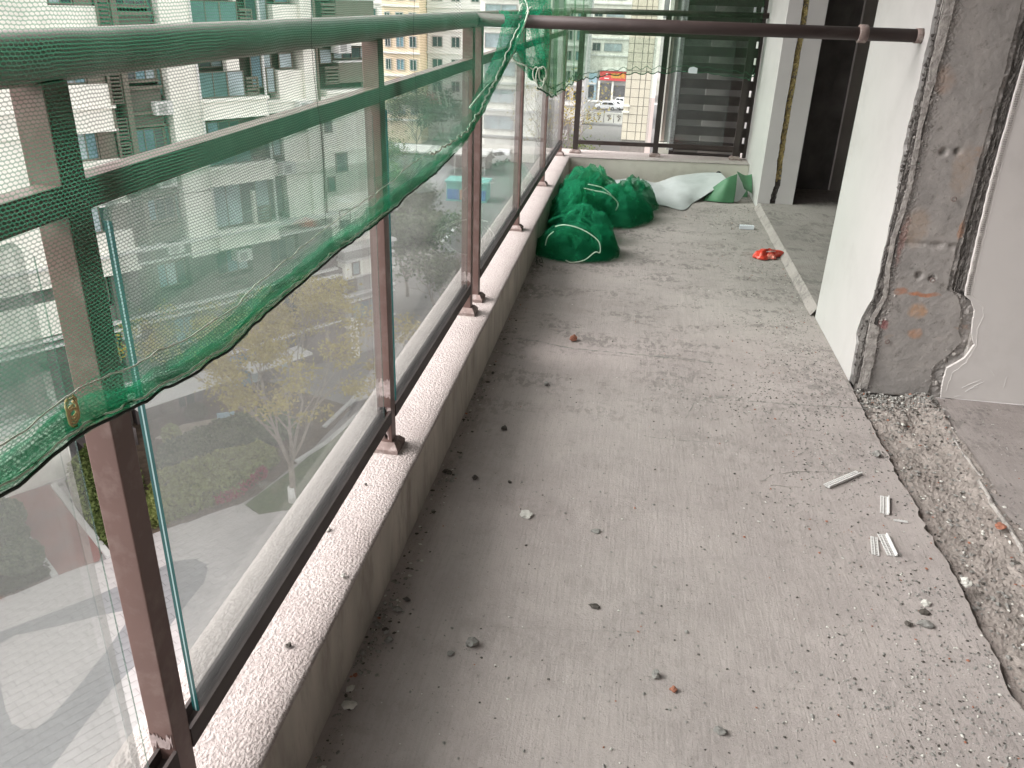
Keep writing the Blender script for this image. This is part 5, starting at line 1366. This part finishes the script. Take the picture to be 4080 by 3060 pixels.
# brown end bay low down
fbox(W['stone_clad'], 11.45, 15.0, -9, .2, -19, -10.0); fbox(W['cream'], 11.45, 15.0, -9, .3, -10, -9.4)
# white triangular-looking garage wall by the ramp
fbox(W['cream'], -16, -4.9, 2.3, 2.75, -18, -15.2); fbox(W['ledge'], -16, -4.8, 2.2, 2.85, -15.2, -15.05); fbox(W['stone_clad'], -5.6, -4.85, .6, 2.2, -18, -13.3)
for k, b in W.items():
    if b.v: b.build({'cream': 'spandrel', 'cream2': 'molding', 'taupe': 'pilaster', 'umber': 'brown_panel', 'stone_clad': 'stone_cladding', 'grey_band': 'band', 'ledge': 'ledge'}[k], k, ap)
# near low wing at the right
wg = thing('corner_house', 'grey stone villa wing with corniced flat roof and corner window behind the second post', 'building', FW(13, 1, G))
ap_save = ap; ap = wg
V_ = {k: MB() for k in ('cream', 'grey_band', 'ledge', 'stone_clad')}
fbox(V_['grey_band'], 11.8, 15.2, -6, .8, -19, -11.9); fbox(V_['ledge'], 11.55, 15.4, -6.2, 1.15, -11.55, -11.38); fbox(V_['grey_band'], 11.7, 15.3, -6.1, 1.0, -11.9, -11.55)
fbox(V_['ledge'], 11.7, 15.3, -6.1, 1.05, -12.25, -12.12); fbox(V_['cream'], 11.78, 15.22, -6, .86, -13.15, -12.26)
fbox(V_['ledge'], 11.7, 15.3, -6, 1.0, -13.22, -13.15); fbox(V_['ledge'], 11.6, 15.3, -6, 1.10, -14.25, -14.15); fbox(V_['ledge'], 11.7, 15.3, -6, 1.0, -14.66, -14.56); fbox(V_['ledge'], 11.7, 15.3, -6, .98, -16.2, -16.12)
fbox(V_['stone_clad'], 10.6, 11.79, -6, .6, -19, -12.6); fbox(V_['ledge'], 10.5, 11.79, -6, .75, -13.0, -12.9); fbox(V_['ledge'], 10.5, 11.79, -6, .75, -14.4, -14.3)
for k, b in V_.items(): b.build({'cream': 'wall_band', 'grey_band': 'wall', 'ledge': 'cornice', 'stone_clad': 'side_wall'}[k], k, wg)
window(12.25, 12.8, -13.1, -12.3, .87, 'win', 0); window(12.1, 14.7, -15.9, -14.75, .82, ['win_light', 'win', 'win_light', 'win'], 3)
louvre(11.82, 12.5, -14.05, -13.3, .86, .13); 
mb = MB(); fbox(mb, 11.9, 12.15, .85, 1.3, -18, -15.6); mb.build('white_pilaster', 'cream2', wg)
ap = ap_save
t_ = g2(490, 912)
b = thing('blue_panel', 'pale blue board standing on the sandy patch below the building', 'board', (t_[0], t_[1], G))
MB().obox((t_[0], t_[1], G+.28), .42, .03, .26, .5).build('board', 'pale_blue', b); MB().obox((t_[0], t_[1], G+.03), .38, .05, .03, .5).build('foot', 'ledge', b)
P = [at_z(u, v, G+.12) for u, v in ((462, 928), (466, 916), (490, 912), (520, 910), (548, 900), (540, 914), (500, 927), (475, 932), (462, 928))]
tag(MB().tube(P, .035, 5).build('warning_tape', 'tape_orange', origin=P[0], smooth=True), 'orange warning tape loop lying round the sandy patch', 'tape')
t_ = FW(-3.2, 1.3, G)
wf = thing('white_fence', 'small white vertical slat fence on the terrace by the ramp', 'fence', t_)
for k in range(9):
    mb = MB(); fbox(mb, -3.9+k*.22, -3.82+k*.22, 2.1, 2.16, G+.9, G+2.0); mb.build('slat', 'cream2', wf)
mb = MB(); fbox(mb, -3.95, -2.0, 2.09, 2.17, G+2.0, G+2.08); mb.build('rail', 'cream2', wf)
mb = MB(); fbox(mb, -4.2, -1.8, .6, 2.3, G, G+.9); mb.build('plinth', 'stone_clad', wf)

# ================================================================== OUTSIDE: PLANTS
def leafquad(mb, c, s, rnd, mi=0):
    a = Vector((rnd.gauss(0, 1), rnd.gauss(0, 1), rnd.gauss(0, .7))).normalized(); b_ = a.cross(Vector((rnd.gauss(0, 1), rnd.gauss(0, 1), rnd.gauss(0, 1)))).normalized()
    a = a*s; b_ = b_*s*.5; c = Vector(c)
    i = len(mb.v); mb.v += [tuple(c-a), tuple(c+b_), tuple(c+a), tuple(c-b_)]; mb.f.append((i, i+1, i+2, i+3)); mb.mi.append(mi)
def hedge(name, label, px, h, n, mat_, seed, leaf=.07, zb=G, inner='leaf_dark'):
    rnd = random.Random(seed); poly = [g2(*p) for p in px]
    a = sum(poly[i][0]*poly[(i+1) % len(poly)][1]-poly[(i+1) % len(poly)][0]*poly[i][1] for i in range(len(poly)))
    if a < 0: poly = poly[::-1]
    cx = sum(p[0] for p in poly)/len(poly); cy = sum(p[1] for p in poly)/len(poly)
    root = thing(name, label, 'hedge', (cx, cy, zb))
    sh = [(cx+(p[0]-cx)*.9, cy+(p[1]-cy)*.9) for p in poly]
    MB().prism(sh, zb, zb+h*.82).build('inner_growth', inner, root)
    x0, x1 = min(p[0] for p in poly), max(p[0] for p in poly); y0, y1 = min(p[1] for p in poly), max(p[1] for p in poly)
    mb = MB(); k = 0
    while k < n:
        x, y = rnd.uniform(x0, x1), rnd.uniform(y0, y1)
        if not inside((x, y), poly): continue
        if rnd.random() < .45:     # push to the sides
            e = rnd.randrange(len(poly)); p, q = poly[e], poly[(e+1) % len(poly)]; f = rnd.random(); x, y = p[0]+(q[0]-p[0])*f+rnd.gauss(0, .06), p[1]+(q[1]-p[1])*f+rnd.gauss(0, .06); z = zb+rnd.random()*h
        else: z = zb + h*(1+.16*fbm(x*1.6, y*1.6, seed)) + rnd.gauss(0, .05)
        leafquad(mb, (x, y, z), leaf*rnd.uniform(.6, 1.4), rnd); k += 1
    o = mb.build('foliage', mat_, root); return root
hedge('clipped_hedge', 'light green clipped hedge along the paved court', [(335, 1142), (420, 1108), (515, 1072), (600, 1000), (560, 985), (440, 1018), (345, 1052), (328, 1095)], .75, 9000, 'leaf_light', 1, .10)
hedge('clipped_hedge', 'dark green hedge mound behind the light green hedge', [(350, 1040), (440, 1012), (560, 980), (640, 940), (600, 905), (520, 925), (440, 955), (350, 995)], .8, 9000, 'leaf_far', 2, .10)
hedge('flower_bush', 'low pink leaved shrubs at the front corner of the hedge', [(470, 1092), (518, 1074), (575, 1030), (562, 1012), (505, 1040), (466, 1068)], .45, 3800, 'leaf_red', 3, .06, inner='leaf_dark')
hedge('clipped_hedge', 'dense green hedge beside the ramp kerb seen through the gap left of the post', [(172, 1098), (230, 1178), (290, 1150), (310, 1060), (270, 980), (200, 990), (160, 1040)], .9, 8000, 'leaf_mid', 4, .10)
hedge('ground_cover', 'low dark ground cover planting left of the ramp', [(-120, 1100), (8, 1100), (108, 1240), (78, 1256), (0, 1290), (-120, 1330)], .25, 6000, 'leaf_dark', 5, .06)
def bush(label, u, v, r, mat_, seed, n=3500, name='round_bush', sq=.8, zc=None):
    c = g2(u, v); rnd = random.Random(seed); root = thing(name, label, 'bush', (c[0], c[1], G))
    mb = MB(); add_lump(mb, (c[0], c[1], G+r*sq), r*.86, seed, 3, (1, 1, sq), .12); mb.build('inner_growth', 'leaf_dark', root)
    mb = MB()
    for _ in range(n):
        d = Vector((rnd.gauss(0, 1), rnd.gauss(0, 1), rnd.gauss(0, 1))).normalized(); k = r*(1+.10*fbm(d.x*3+seed, d.y*3, d.z*3)+rnd.gauss(0, .025))
        leafquad(mb, (c[0]+d.x*k, c[1]+d.y*k, G+r*sq+d.z*k*sq), .075*rnd.uniform(.6, 1.5), rnd)
    mb.build('foliage', mat_, root)
bush('trimmed round dark bush nearest the ramp corner at the left', 52, 1232, .72, 'leaf_far', 11, 5200)
bush('round dark bush behind the front trimmed one by the ramp', 8, 1150, .85, 'leaf_far', 12)
bush('second dark bush at the upper left of the ramp', 35, 1172, .5, 'leaf_far', 15, 2200)
bush('yellow green bush at the left frame edge', -12, 1240, .6, 'leaf_light', 13, 2200)
bush('small green shrub on the bare bed near the terrace', 374, 962, .42, 'leaf_light', 14, 900, sq=1.3)
bush('dark rounded shrub left of the sandy patch', 425, 905, .5, 'leaf_dark', 16, 1200)
def tree(name, label, base, H, R, n_leaf, leafm, seed, trunk_r=.14, fork=.2, leaf=.14, bark='bark', levels_=3, clump=.55, nb=6, crown_lo=.45, wash=0., dens=1., group=None):
    rnd = random.Random(seed); root = thing(name, label, 'tree', base, group)
    B = Vector(base); tb = MB(); tips = []
    fz = H*fork; p1 = B+Vector((rnd.gauss(0, .04)*H*.2, rnd.gauss(0, .04)*H*.2, fz))
    tb.tube([B, B.lerp(p1, .5)+Vector((.03, .02, 0)), p1], [trunk_r, trunk_r*.85, trunk_r*.8], 9)
    def grow(p, d, L_, r, lev):
        mid = p+d*L_*.5+Vector((rnd.gauss(0, .06), rnd.gauss(0, .06), 0))*L_; q = p+d*L_+Vector((0, 0, .08*L_))
        tb.tube([p, mid, q], [r, r*.78, r*.55], 6 if lev > 1 else 5, caps=False)
        if lev == 0: tips.append(q); tips.append(mid); return
        for k in range(rnd.choice((2, 3, 3)) if lev < 3 else 3):
            a = rnd.uniform(0, 6.28); sp = rnd.uniform(.35, .8)
            e1 = d.cross(Vector((.2, .9, .1))).normalized(); e2 = d.cross(e1).normalized()
            nd = (d + (e1*math.cos(a)+e2*math.sin(a))*sp + Vector((0, 0, .12))).normalized()
            grow(q, nd, L_*rnd.uniform(.62, .85), r*.55, lev-1)
    for k in range(nb):
        a = 6.28*k/nb+rnd.uniform(-.3, .3); sp = R/(H*(1-fork))*rnd.uniform(.5, 1.25)
        d = Vector((math.cos(a)*sp, math.sin(a)*sp, 1)).normalized(); grow(p1+Vector((0, 0, -rnd.random()*.2*fz)), d, (H-fz)*rnd.uniform(.30, .42), trunk_r*.5, levels_-1)
    tb.build('trunk', bark, root, smooth=True)
    if wash: MB().tube([B, B+Vector((0, 0, wash))], [trunk_r*1.12, trunk_r*1.03], 10).build('whitewashed_foot', 'whitewash', root, smooth=True)
    mb = MB()
    if n_leaf:
        tips = [t for t in tips if t.z > B.z+H*crown_lo] or tips
        for _ in range(n_leaf):
            t = tips[rnd.randrange(len(tips))]
            if fbm(t.x*.8, t.y*.8, t.z*.8+seed) < -.25*dens: continue
            c = t + Vector((rnd.gauss(0, clump), rnd.gauss(0, clump), rnd.gauss(0, clump*.5)))*.6
            leafquad(mb, c, leaf*rnd.uniform(.5, 1.3), rnd)
        mb.build('crown', leafm, root)
    return root
tb_ = g2(632, 1085)
tree('young_tree', 'young tree with ochre yellow leaf clusters and whitewashed foot on the lawn below', (tb_[0], tb_[1], G), 8.6, 3.8, 24000, 'leaf_yellow', 21, .15, .23, .075, levels_=4, clump=.42, nb=7, crown_lo=.50, wash=.75, dens=1.3)
for k, (u, v, H_, R_, nl, lm, lab, sd_) in enumerate((
    (888, 520, 5.5, 2.6, 5200, 'leaf_far', 'dark evergreen tree below the teal kiosk, left of the road', 31),
    (935, 560, 4.6, 2.4, 5200, 'leaf_far', 'rounded dark tree at the bend of the road', 32),
    (880, 640, 6.0, 2.8, 5200, 'leaf_far', 'tall grey green tree nearest behind the third glass pane', 33),
    (945, 690, 4.5, 2.2, 3800, 'leaf_far', 'lower grey green tree beside the walkway edge', 34),
    (905, 590, 5.0, 2.2, 600, 'leaf_far', 'almost bare tree with pale thin branches between evergreens', 35),
    (800, 600, 6.5, 3.0, 5000, 'leaf_dark', 'dark tree behind the villa wing left of the second post', 36),
    (850, 480, 7.5, 3.2, 5000, 'leaf_mid', 'large green tree in the distance behind the second post', 37),
    (920, 300, 8.5, 4.5, 3200, 'leaf_red', 'reddish tree beyond the villas seen through the net', 38),
    (900, 330, 8.0, 4.5, 5000, 'leaf_far', 'broad dark tree left of the reddish one', 39),
    (960, 330, 8.0, 4.5, 5000, 'leaf_dark', 'broad dark tree right of the reddish one', 40),
    (990, 300, 8.5, 4.0, 700, 'leaf_far', 'bare winter tree in the distance before the third post', 41))):
    c = g2(u, v); tree('garden_tree', lab, (c[0], c[1], G), H_, R_, nl, lm, sd_, .13, .2, .16, levels_=3, clump=1.0, nb=6, crown_lo=.3)
for k, (u, v) in enumerate(((1192, 330), (1204, 340), (1234, 352))):
    q = at_z(u, v, G); base_ = (q[0]*(.5), q[1]*.5, G); 
    tree('street_tree', ['slim bare tree left of the first far post', 'middle bare tree with sparse dry leaves beyond the far railing', 'green leafed slim tree against the far post'][k], (at_y(u, 250, 75)[0], 75+4*k, G), (13, 11, 7.5)[k], (1.6, 1.4, .7)[k], (700, 700, 900)[k], ['leaf_yellow', 'leaf_yellow', 'leaf_mid'][k], 51+k, .12, .25, .13, levels_=4, clump=.8, nb=6, crown_lo=.2, bark='twig')

# ================================================================== OUTSIDE: DISTANT THINGS
def wbox(root, x0, x1, y0, y1, z0, z1, m_, nm): return MB().box(x0, x1, y0, y1, z0, z1).build(nm, m_, root)
def tower(label, x0, x1, y, z1, cols_, storey, wall, seed, glass='win', depth=14, win=(.55, .5), mcol=None, z_first=None, zlo=-14):
    rnd = random.Random(seed); root = thing('distant_tower', label, 'building', ((x0+x1)/2, y, G))
    MB().box(x0, x1, y, y+depth, G, z1).build('wall', wall, root)
    wm = {}
    z = zlo
    while z < z1-2:
        for c, (a, b, g_) in enumerate(cols_):
            xa, xb = x0+(x1-x0)*a, x0+(x1-x0)*b
            g2_ = g_ if rnd.random() > .2 else 'win'
            key = (c, g2_)
            if key in wm:
                o = wm[key].copy(); COL.objects.link(o); o.parent = root; o.location = (0, 0, z-wm[key]['z0'])
                del o['z0']
                for ch in list(wm[key].children):
                    d = ch.copy(); COL.objects.link(d); d.parent = o
            else:
                m_ = MB(); t = .12; zt = z+storey*win[1]
                m_.box(xa, xb, y-.15, y-.02, z, z+t); m_.box(xa, xb, y-.15, y-.02, zt-t, zt); m_.box(xa, xa+t, y-.15, y-.02, z+t, zt-t); m_.box(xb-t, xb, y-.15, y-.02, z+t, zt-t); m_.box((xa+xb)/2-.05, (xa+xb)/2+.05, y-.13, y-.02, z+t, zt-t)
                w = m_.build('window', 'grey_band', root); w['z0'] = z
                MB().box(xa+t, xb-t, y-.07, y-.03, z+t, zt-t).build('pane', g2_, w); wm[key] = w
        mb = MB().box(x0-.05, x1+.05, y-.35, y-.001, z-storey*.28, z-storey*.20)
        mb.build('ledge', 'ledge', root); z += storey
    for w in wm.values():
        if 'z0' in w: del w['z0']
    return root
tower('apricot and cream tower at the top centre seen above the mid rail', -36.2, -30.9, 120, 22, [(.06, .22, 'win'), (.36, .58, 'win_blue'), (.72, .92, 'win')], 3., 'pink_tower', 1)
tower('pale grey tower right of the apricot tower at the top centre', -30.8, -22.0, 124, 22, [(.08, .26, 'win'), (.40, .55, 'win'), (.72, .86, 'win')], 3., 'grey_tower', 2)
tower('white panelled tower with wide grey windows left of the cross bar end', -20.5, -13.0, 110, 18, [(.08, .62, 'win_light')], 3.3, 'cream', 3, win=(.5, .55))
tower('farther pale tower right of the knotted net bundle', -13.6, -9.6, 150, 20, [(.1, .4, 'win'), (.55, .9, 'win_blue')], 3.2, 'grey_tower', 4)
tower('cream balconied tower behind the far green net', -7.3, -1.15, 92, 14, [(.05, .16, 'win'), (.26, .48, 'win'), (.56, .86, 'win_light')], 3.0, 'cream', 5, zlo=-6.2) if False else None
# balconied tower standing on the street's far side
tower('cream tower with wide windows above the red shop sign', -14.5, -3.0, 192.5, 22, [(.06, .16, 'win'), (.30, .46, 'win'), (.52, .86, 'win_light')], 3.4, 'cream', 6, zlo=-8.0)
tower('long grey apartment block far behind the parking ground', -60, -37, 150, 12, [(.1, .2, 'win'), (.3, .4, 'win'), (.5, .6, 'win'), (.7, .8, 'win')], 3., 'grey_tower', 7)
tower('low grey office block behind the parking ground', -34, -13, 190, -6, [(.06, .16, 'win'), (.26, .36, 'win'), (.46, .56, 'win'), (.66, .76, 'win'), (.84, .94, 'win')], 3., 'grey_band', 8)
# tiled corner building close beyond the end of the balcony
tc = thing('tiled_corner_building', 'cream stone tiled building corner rising between far post and red shop sign', 'building', (0, 60, G))
MB().box(-1.0, .72, 60.05, 66, G, 9).build('wall_core', 'jamb_brown', tc)
tm = {}
z = G
row = 0
while z < 3:
    for k, (xa, xb) in enumerate(((-1.0, -.62), (-.61, -.03), (-.02, .34), (.35, .72))):
        if row > 18:
            if k in tm: o = tm[k].copy(); COL.objects.link(o); o.parent = tc; o.location = (0, 0, z-tm[k]['z0']); del o['z0']
            else:
                o = MB().box(xa+.018, xb-.018, 60.0, 60.06, z+.018, z+.552).build('stone_tile', 'tile', tc); o['z0'] = z; tm[k] = o
    z += .57; row += 1
for o in tm.values(): del o['z0']
for zc in (-5.35, -4.95): MB().box(-1.08, -.58, 59.9, 59.995, zc, zc+.12).build('molding', 'cream2', tc)
MB().box(.723, 1.10, 60.05, 66, G, 9).build('white_return', 'cream2', tc)
MB().box(.724, 1.09, 59.98, 60.045, G, -4.3).build('pink_panel', 'tile_pink', tc)
MB().box(-3.0, 2.6, 58.3, 59.0, G, -8.55).build('low_annex', 'cream2', tc); MB().box(.6, 2.6, 58.1, 58.29, -9.4, -8.6).build('annex_shutter', 'stone_clad', tc)
# shop with red sign
sh = thing('shop_front', 'street shop with red sign board, dark entrances and white posts', 'shop', (-6, 192, G))
MB().box(-9.4, -3.0, 191.6, 192.3, G, G+6.2).build('shop_wall', 'grey_band', sh)
MB().box(-8.7, -6.2, 191.5, 191.59, G+.2, G+3.6).build('entrance', 'shop_dark', sh); MB().box(-5.7, -3.1, 191.5, 191.59, G+1.0, G+3.2).build('shop_window', 'shop_dark', sh)
MB().box(-6.15, -5.75, 191.2, 191.59, G, G+4).build('post', 'cream2', sh); MB().box(-9.1, -8.72, 191.2, 191.59, G, G+4).build('post', 'cream2', sh)
sb = MB().box(-8.9, -3.2, 190.9, 191.1, G+4.2, G+6.1).build('sign_board', 'sign_red', sh)
def text(body, x, y, z, size, m_, parent, name):
    cu = bpy.data.curves.new(name, 'FONT'); cu.body = body; cu.size = size; cu.extrude = .02; cu.align_x = 'CENTER'; cu.align_y = 'CENTER'
    o = bpy.data.objects.new(name, cu); COL.objects.link(o)
    dg = bpy.context.evaluated_depsgraph_get(); me = bpy.data.meshes.new_from_object(o.evaluated_get(dg)); bpy.data.objects.remove(o)
    me.materials.clear(); me.materials.append(M[m_]); q = bpy.data.objects.new(name, me); COL.objects.link(q)
    q.matrix_world = Matrix.Translation((x, y, z)) @ Matrix.Rotation(PI/2, 4, 'X')
    if parent:
        o3 = Vector((0, 0, 0)); p = parent
        while p is not None: o3 += p.location; p = p.parent
        q.parent = parent; q.location = Vector((x, y, z))-o3; q.rotation_euler = (PI/2, 0, 0)
    return q
for k, ch in enumerate('福鑫阁'): text(ch, -5.95+1.05*k, 190.85, G+5.15, 1.15, 'sign_yellow', sb, 'lettering')
mb = MB()
for a in (-.5, 0, .5): mb.tube([(-7.35, 190.86, G+5.2), (-7.35+.28*math.sin(a), 190.86, G+5.2+.5*math.cos(a))], [.07, .13], 6)
mb.build('emblem', 'cream2', sb); MB().box(-7.85, -6.85, 190.84, 190.89, G+4.55, G+4.75).build('emblem_line', 'cream2', sb)
MB().box(-8.4, -3.4, 190.9, 191.3, G+6.25, G+6.9).build('light_canopy', 'cream2', sh)
ls = thing('side_stall', 'pale blue fronted shop unit left of the red sign', 'shop', (-11, 192, G))
MB().box(-12.2, -9.5, 191.6, 192.3, G, G+5.5).build('wall', 'pale_blue', ls); MB().box(-11.8, -10.0, 191.5, 191.59, G+.4, G+3).build('window', 'win', ls); MB().box(-12.1, -9.6, 190.9, 191.59, G+3.3, G+3.6).build('awning', 'ledge', ls)
# cars
def car(label, x, y, rot, m_='white_paint', L_=4.4, H_=1.6, grp='white cars parked in the street'):
    root = thing('parked_car', label, 'car', (x, y, G+.02), grp); root.rotation_euler = (0, 0, rot)
    prof = [(-.5, .22), (-.5, .52), (-.46, .60), (-.38, .64), (-.30, .95), (-.24, .99), (.08, .99), (.14, .96), (.27, .66), (.44, .58), (.5, .48), (.5, .22)]
    W2 = .9
    def pl(nm, poly, w, mm, dz=0):
        n = len(poly); me = bpy.data.meshes.new(nm); V = [(p[0]*L_, -w, p[1]*H_) for p in poly]+[(p[0]*L_, w, p[1]*H_) for p in poly]
        Fc = [tuple(range(n)), tuple(range(2*n-1, n-1, -1))]+[(k, n+k, n+(k+1) % n, (k+1) % n) for k in range(n)]
        me.from_pydata(V, [], Fc); me.materials.append(M[mm]); o = bpy.data.objects.new(nm, me); COL.objects.link(o); o.parent = root; return o
    o = pl('body', prof, W2, m_); b = o.modifiers.new('b', 'BEVEL'); b.width = .06; b.segments = 2
    pl('side_window', [(-.36, .66), (-.285, .90), (-.235, .93), (-.09, .93), (-.09, .66)], W2+.012, 'carglass'); pl('side_window', [(-.07, .66), (-.07, .93), (.07, .93), (.12, .90), (.22, .67)], W2+.012, 'carglass')
    pl('windscreen', [(.15, .955), (.275, .68), (.285, .68), (.162, .965)], W2*.82, 'carglass')
    for sx in (-.31, .32):
        for sy in (-1, 1):
            mb = MB(); mb.tube([(sx*L_, sy*(W2-.16), .33), (sx*L_, sy*(W2+.02), .33)], .33, 16); me = mb.build('wheel', 'rubber'); me.parent = root
            m2 = MB(); m2.tube([(sx*L_, sy*(W2+.021), .33), (sx*L_, sy*(W2+.03), .33)], .2, 12); r_ = m2.build('rim', 'grey_band'); r_.parent = me
    for sy in (-.7, .7):
        m2 = MB().box(.49*L_, .502*L_, sy-.15, sy+.15, .5*H_*.95, .5*H_*1.08); h_ = m2.build('headlight', 'win_light'); h_.parent = root
car('white hatchback parked side on below the red shop sign', -6.4, 174, PI)
car('white car parked nearer the shop behind the hatchback', -3.6, 183, 2.4)
car('white car partly hidden right of the hatchback by the tiled corner', -3.3, 176, 1.9)
for k, (u, v, lab) in enumerate(((1052, 335, 'first car of the row on the parking ground'), (1068, 352, 'second pale car on the parking ground'), (1048, 360, 'pale van like car right behind the teal kiosk'), (1092, 345, 'pale car seen through the fourth glass pane'), (1035, 322, 'farthest pale car on the parking ground'))):
    q = g2(u, v); car(lab, q[0], q[1], .6+.3*k, 'white_paint' if k % 2 else 'ledge', grp='pale cars on the parking ground')
# white garden wall with round flower openings
fwall = thing('flower_wall', 'white ornamental wall with pierced flower panels along the street', 'wall', (-6.5, 152, G))
for k in range(5):
    x0 = -11.0+k*1.75; MB().box(x0, x0+1.6, 152, 152.2, G+.3, G+1.85).build('panel', 'cream2', fwall)
    mb = MB()
    for (dx, dz) in ((.55, 1.45), (.8, 1.55), (1.05, 1.45), (.8, 1.3), (.85, .9), (.75, .7), (.95, 1.1)): mb.tube([(x0+dx, 151.93, G+dz), (x0+dx, 151.995, G+dz)], .11, 8)
    mb.build('flower_opening', 'taupe', fwall)
MB().box(-11.1, -2.0, 151.9, 152.3, G, G+.3).build('plinth', 'ledge', fwall); MB().box(-11.1, -2.0, 151.9, 152.3, G+1.85, G+2.0).build('coping', 'cream2', fwall)
# kiosk
kk = thing('teal_kiosk', 'low teal roofed container kiosk with blue doors by the road', 'kiosk', (-17, 86, G))
MB().box(-19.2, -14.9, 84.9, 87.2, G+.12, G+1.95).build('body', 'teal_box', kk); MB().box(-19.35, -14.75, 84.7, 87.4, G+1.95, G+2.15).build('roof', 'teal_box', kk)
for x0 in (-19.1, -18.45): MB().box(x0, x0+.6, 84.84, 84.895, G+.2, G+1.25).build('door', 'blue_door', kk)
MB().box(-17.75, -17.25, 84.84, 84.895, G+.2, G+1.25).build('orange_panel', 'orange_panel', kk); MB().box(-15.6, -15.0, 84.84, 84.895, G+.2, G+1.25).build('door', 'blue_door', kk)
MB().box(-19.25, -14.85, 84.83, 84.96, G, G+.12).build('skirting', 'teal_box', kk)
wl = tag(MB().box(-46, -10.5, 131, 131.4, G, G+1.5).build('boundary_wall', 'ledge', origin=(-25, 131, G)), 'long pale boundary wall crossing behind the parking ground', 'wall')
tag(MB().box(-46, -10.5, 138, 138.4, G, G+2.2).build('boundary_wall', 'grey_band', origin=(-25, 138, G)), 'darker grey wall behind the long pale boundary wall', 'wall')
cp = thing('carport', 'pale flat roofed carport behind the teal kiosk', 'carport', (-21, 100, G))
MB().box(-30, -17.5, 99, 104, G+2.3, G+2.5).build('roof', 'ledge', cp)
for x in (-29.5, -25.5, -21.5, -17.8): MB().box(x, x+.15, 99.2, 99.35, G, G+2.3).build('post', 'grey_band', cp)
MB().box(-30, -17.6, 103.6, 103.9, G, G+2.3).build('back_wall', 'stone_clad', cp)
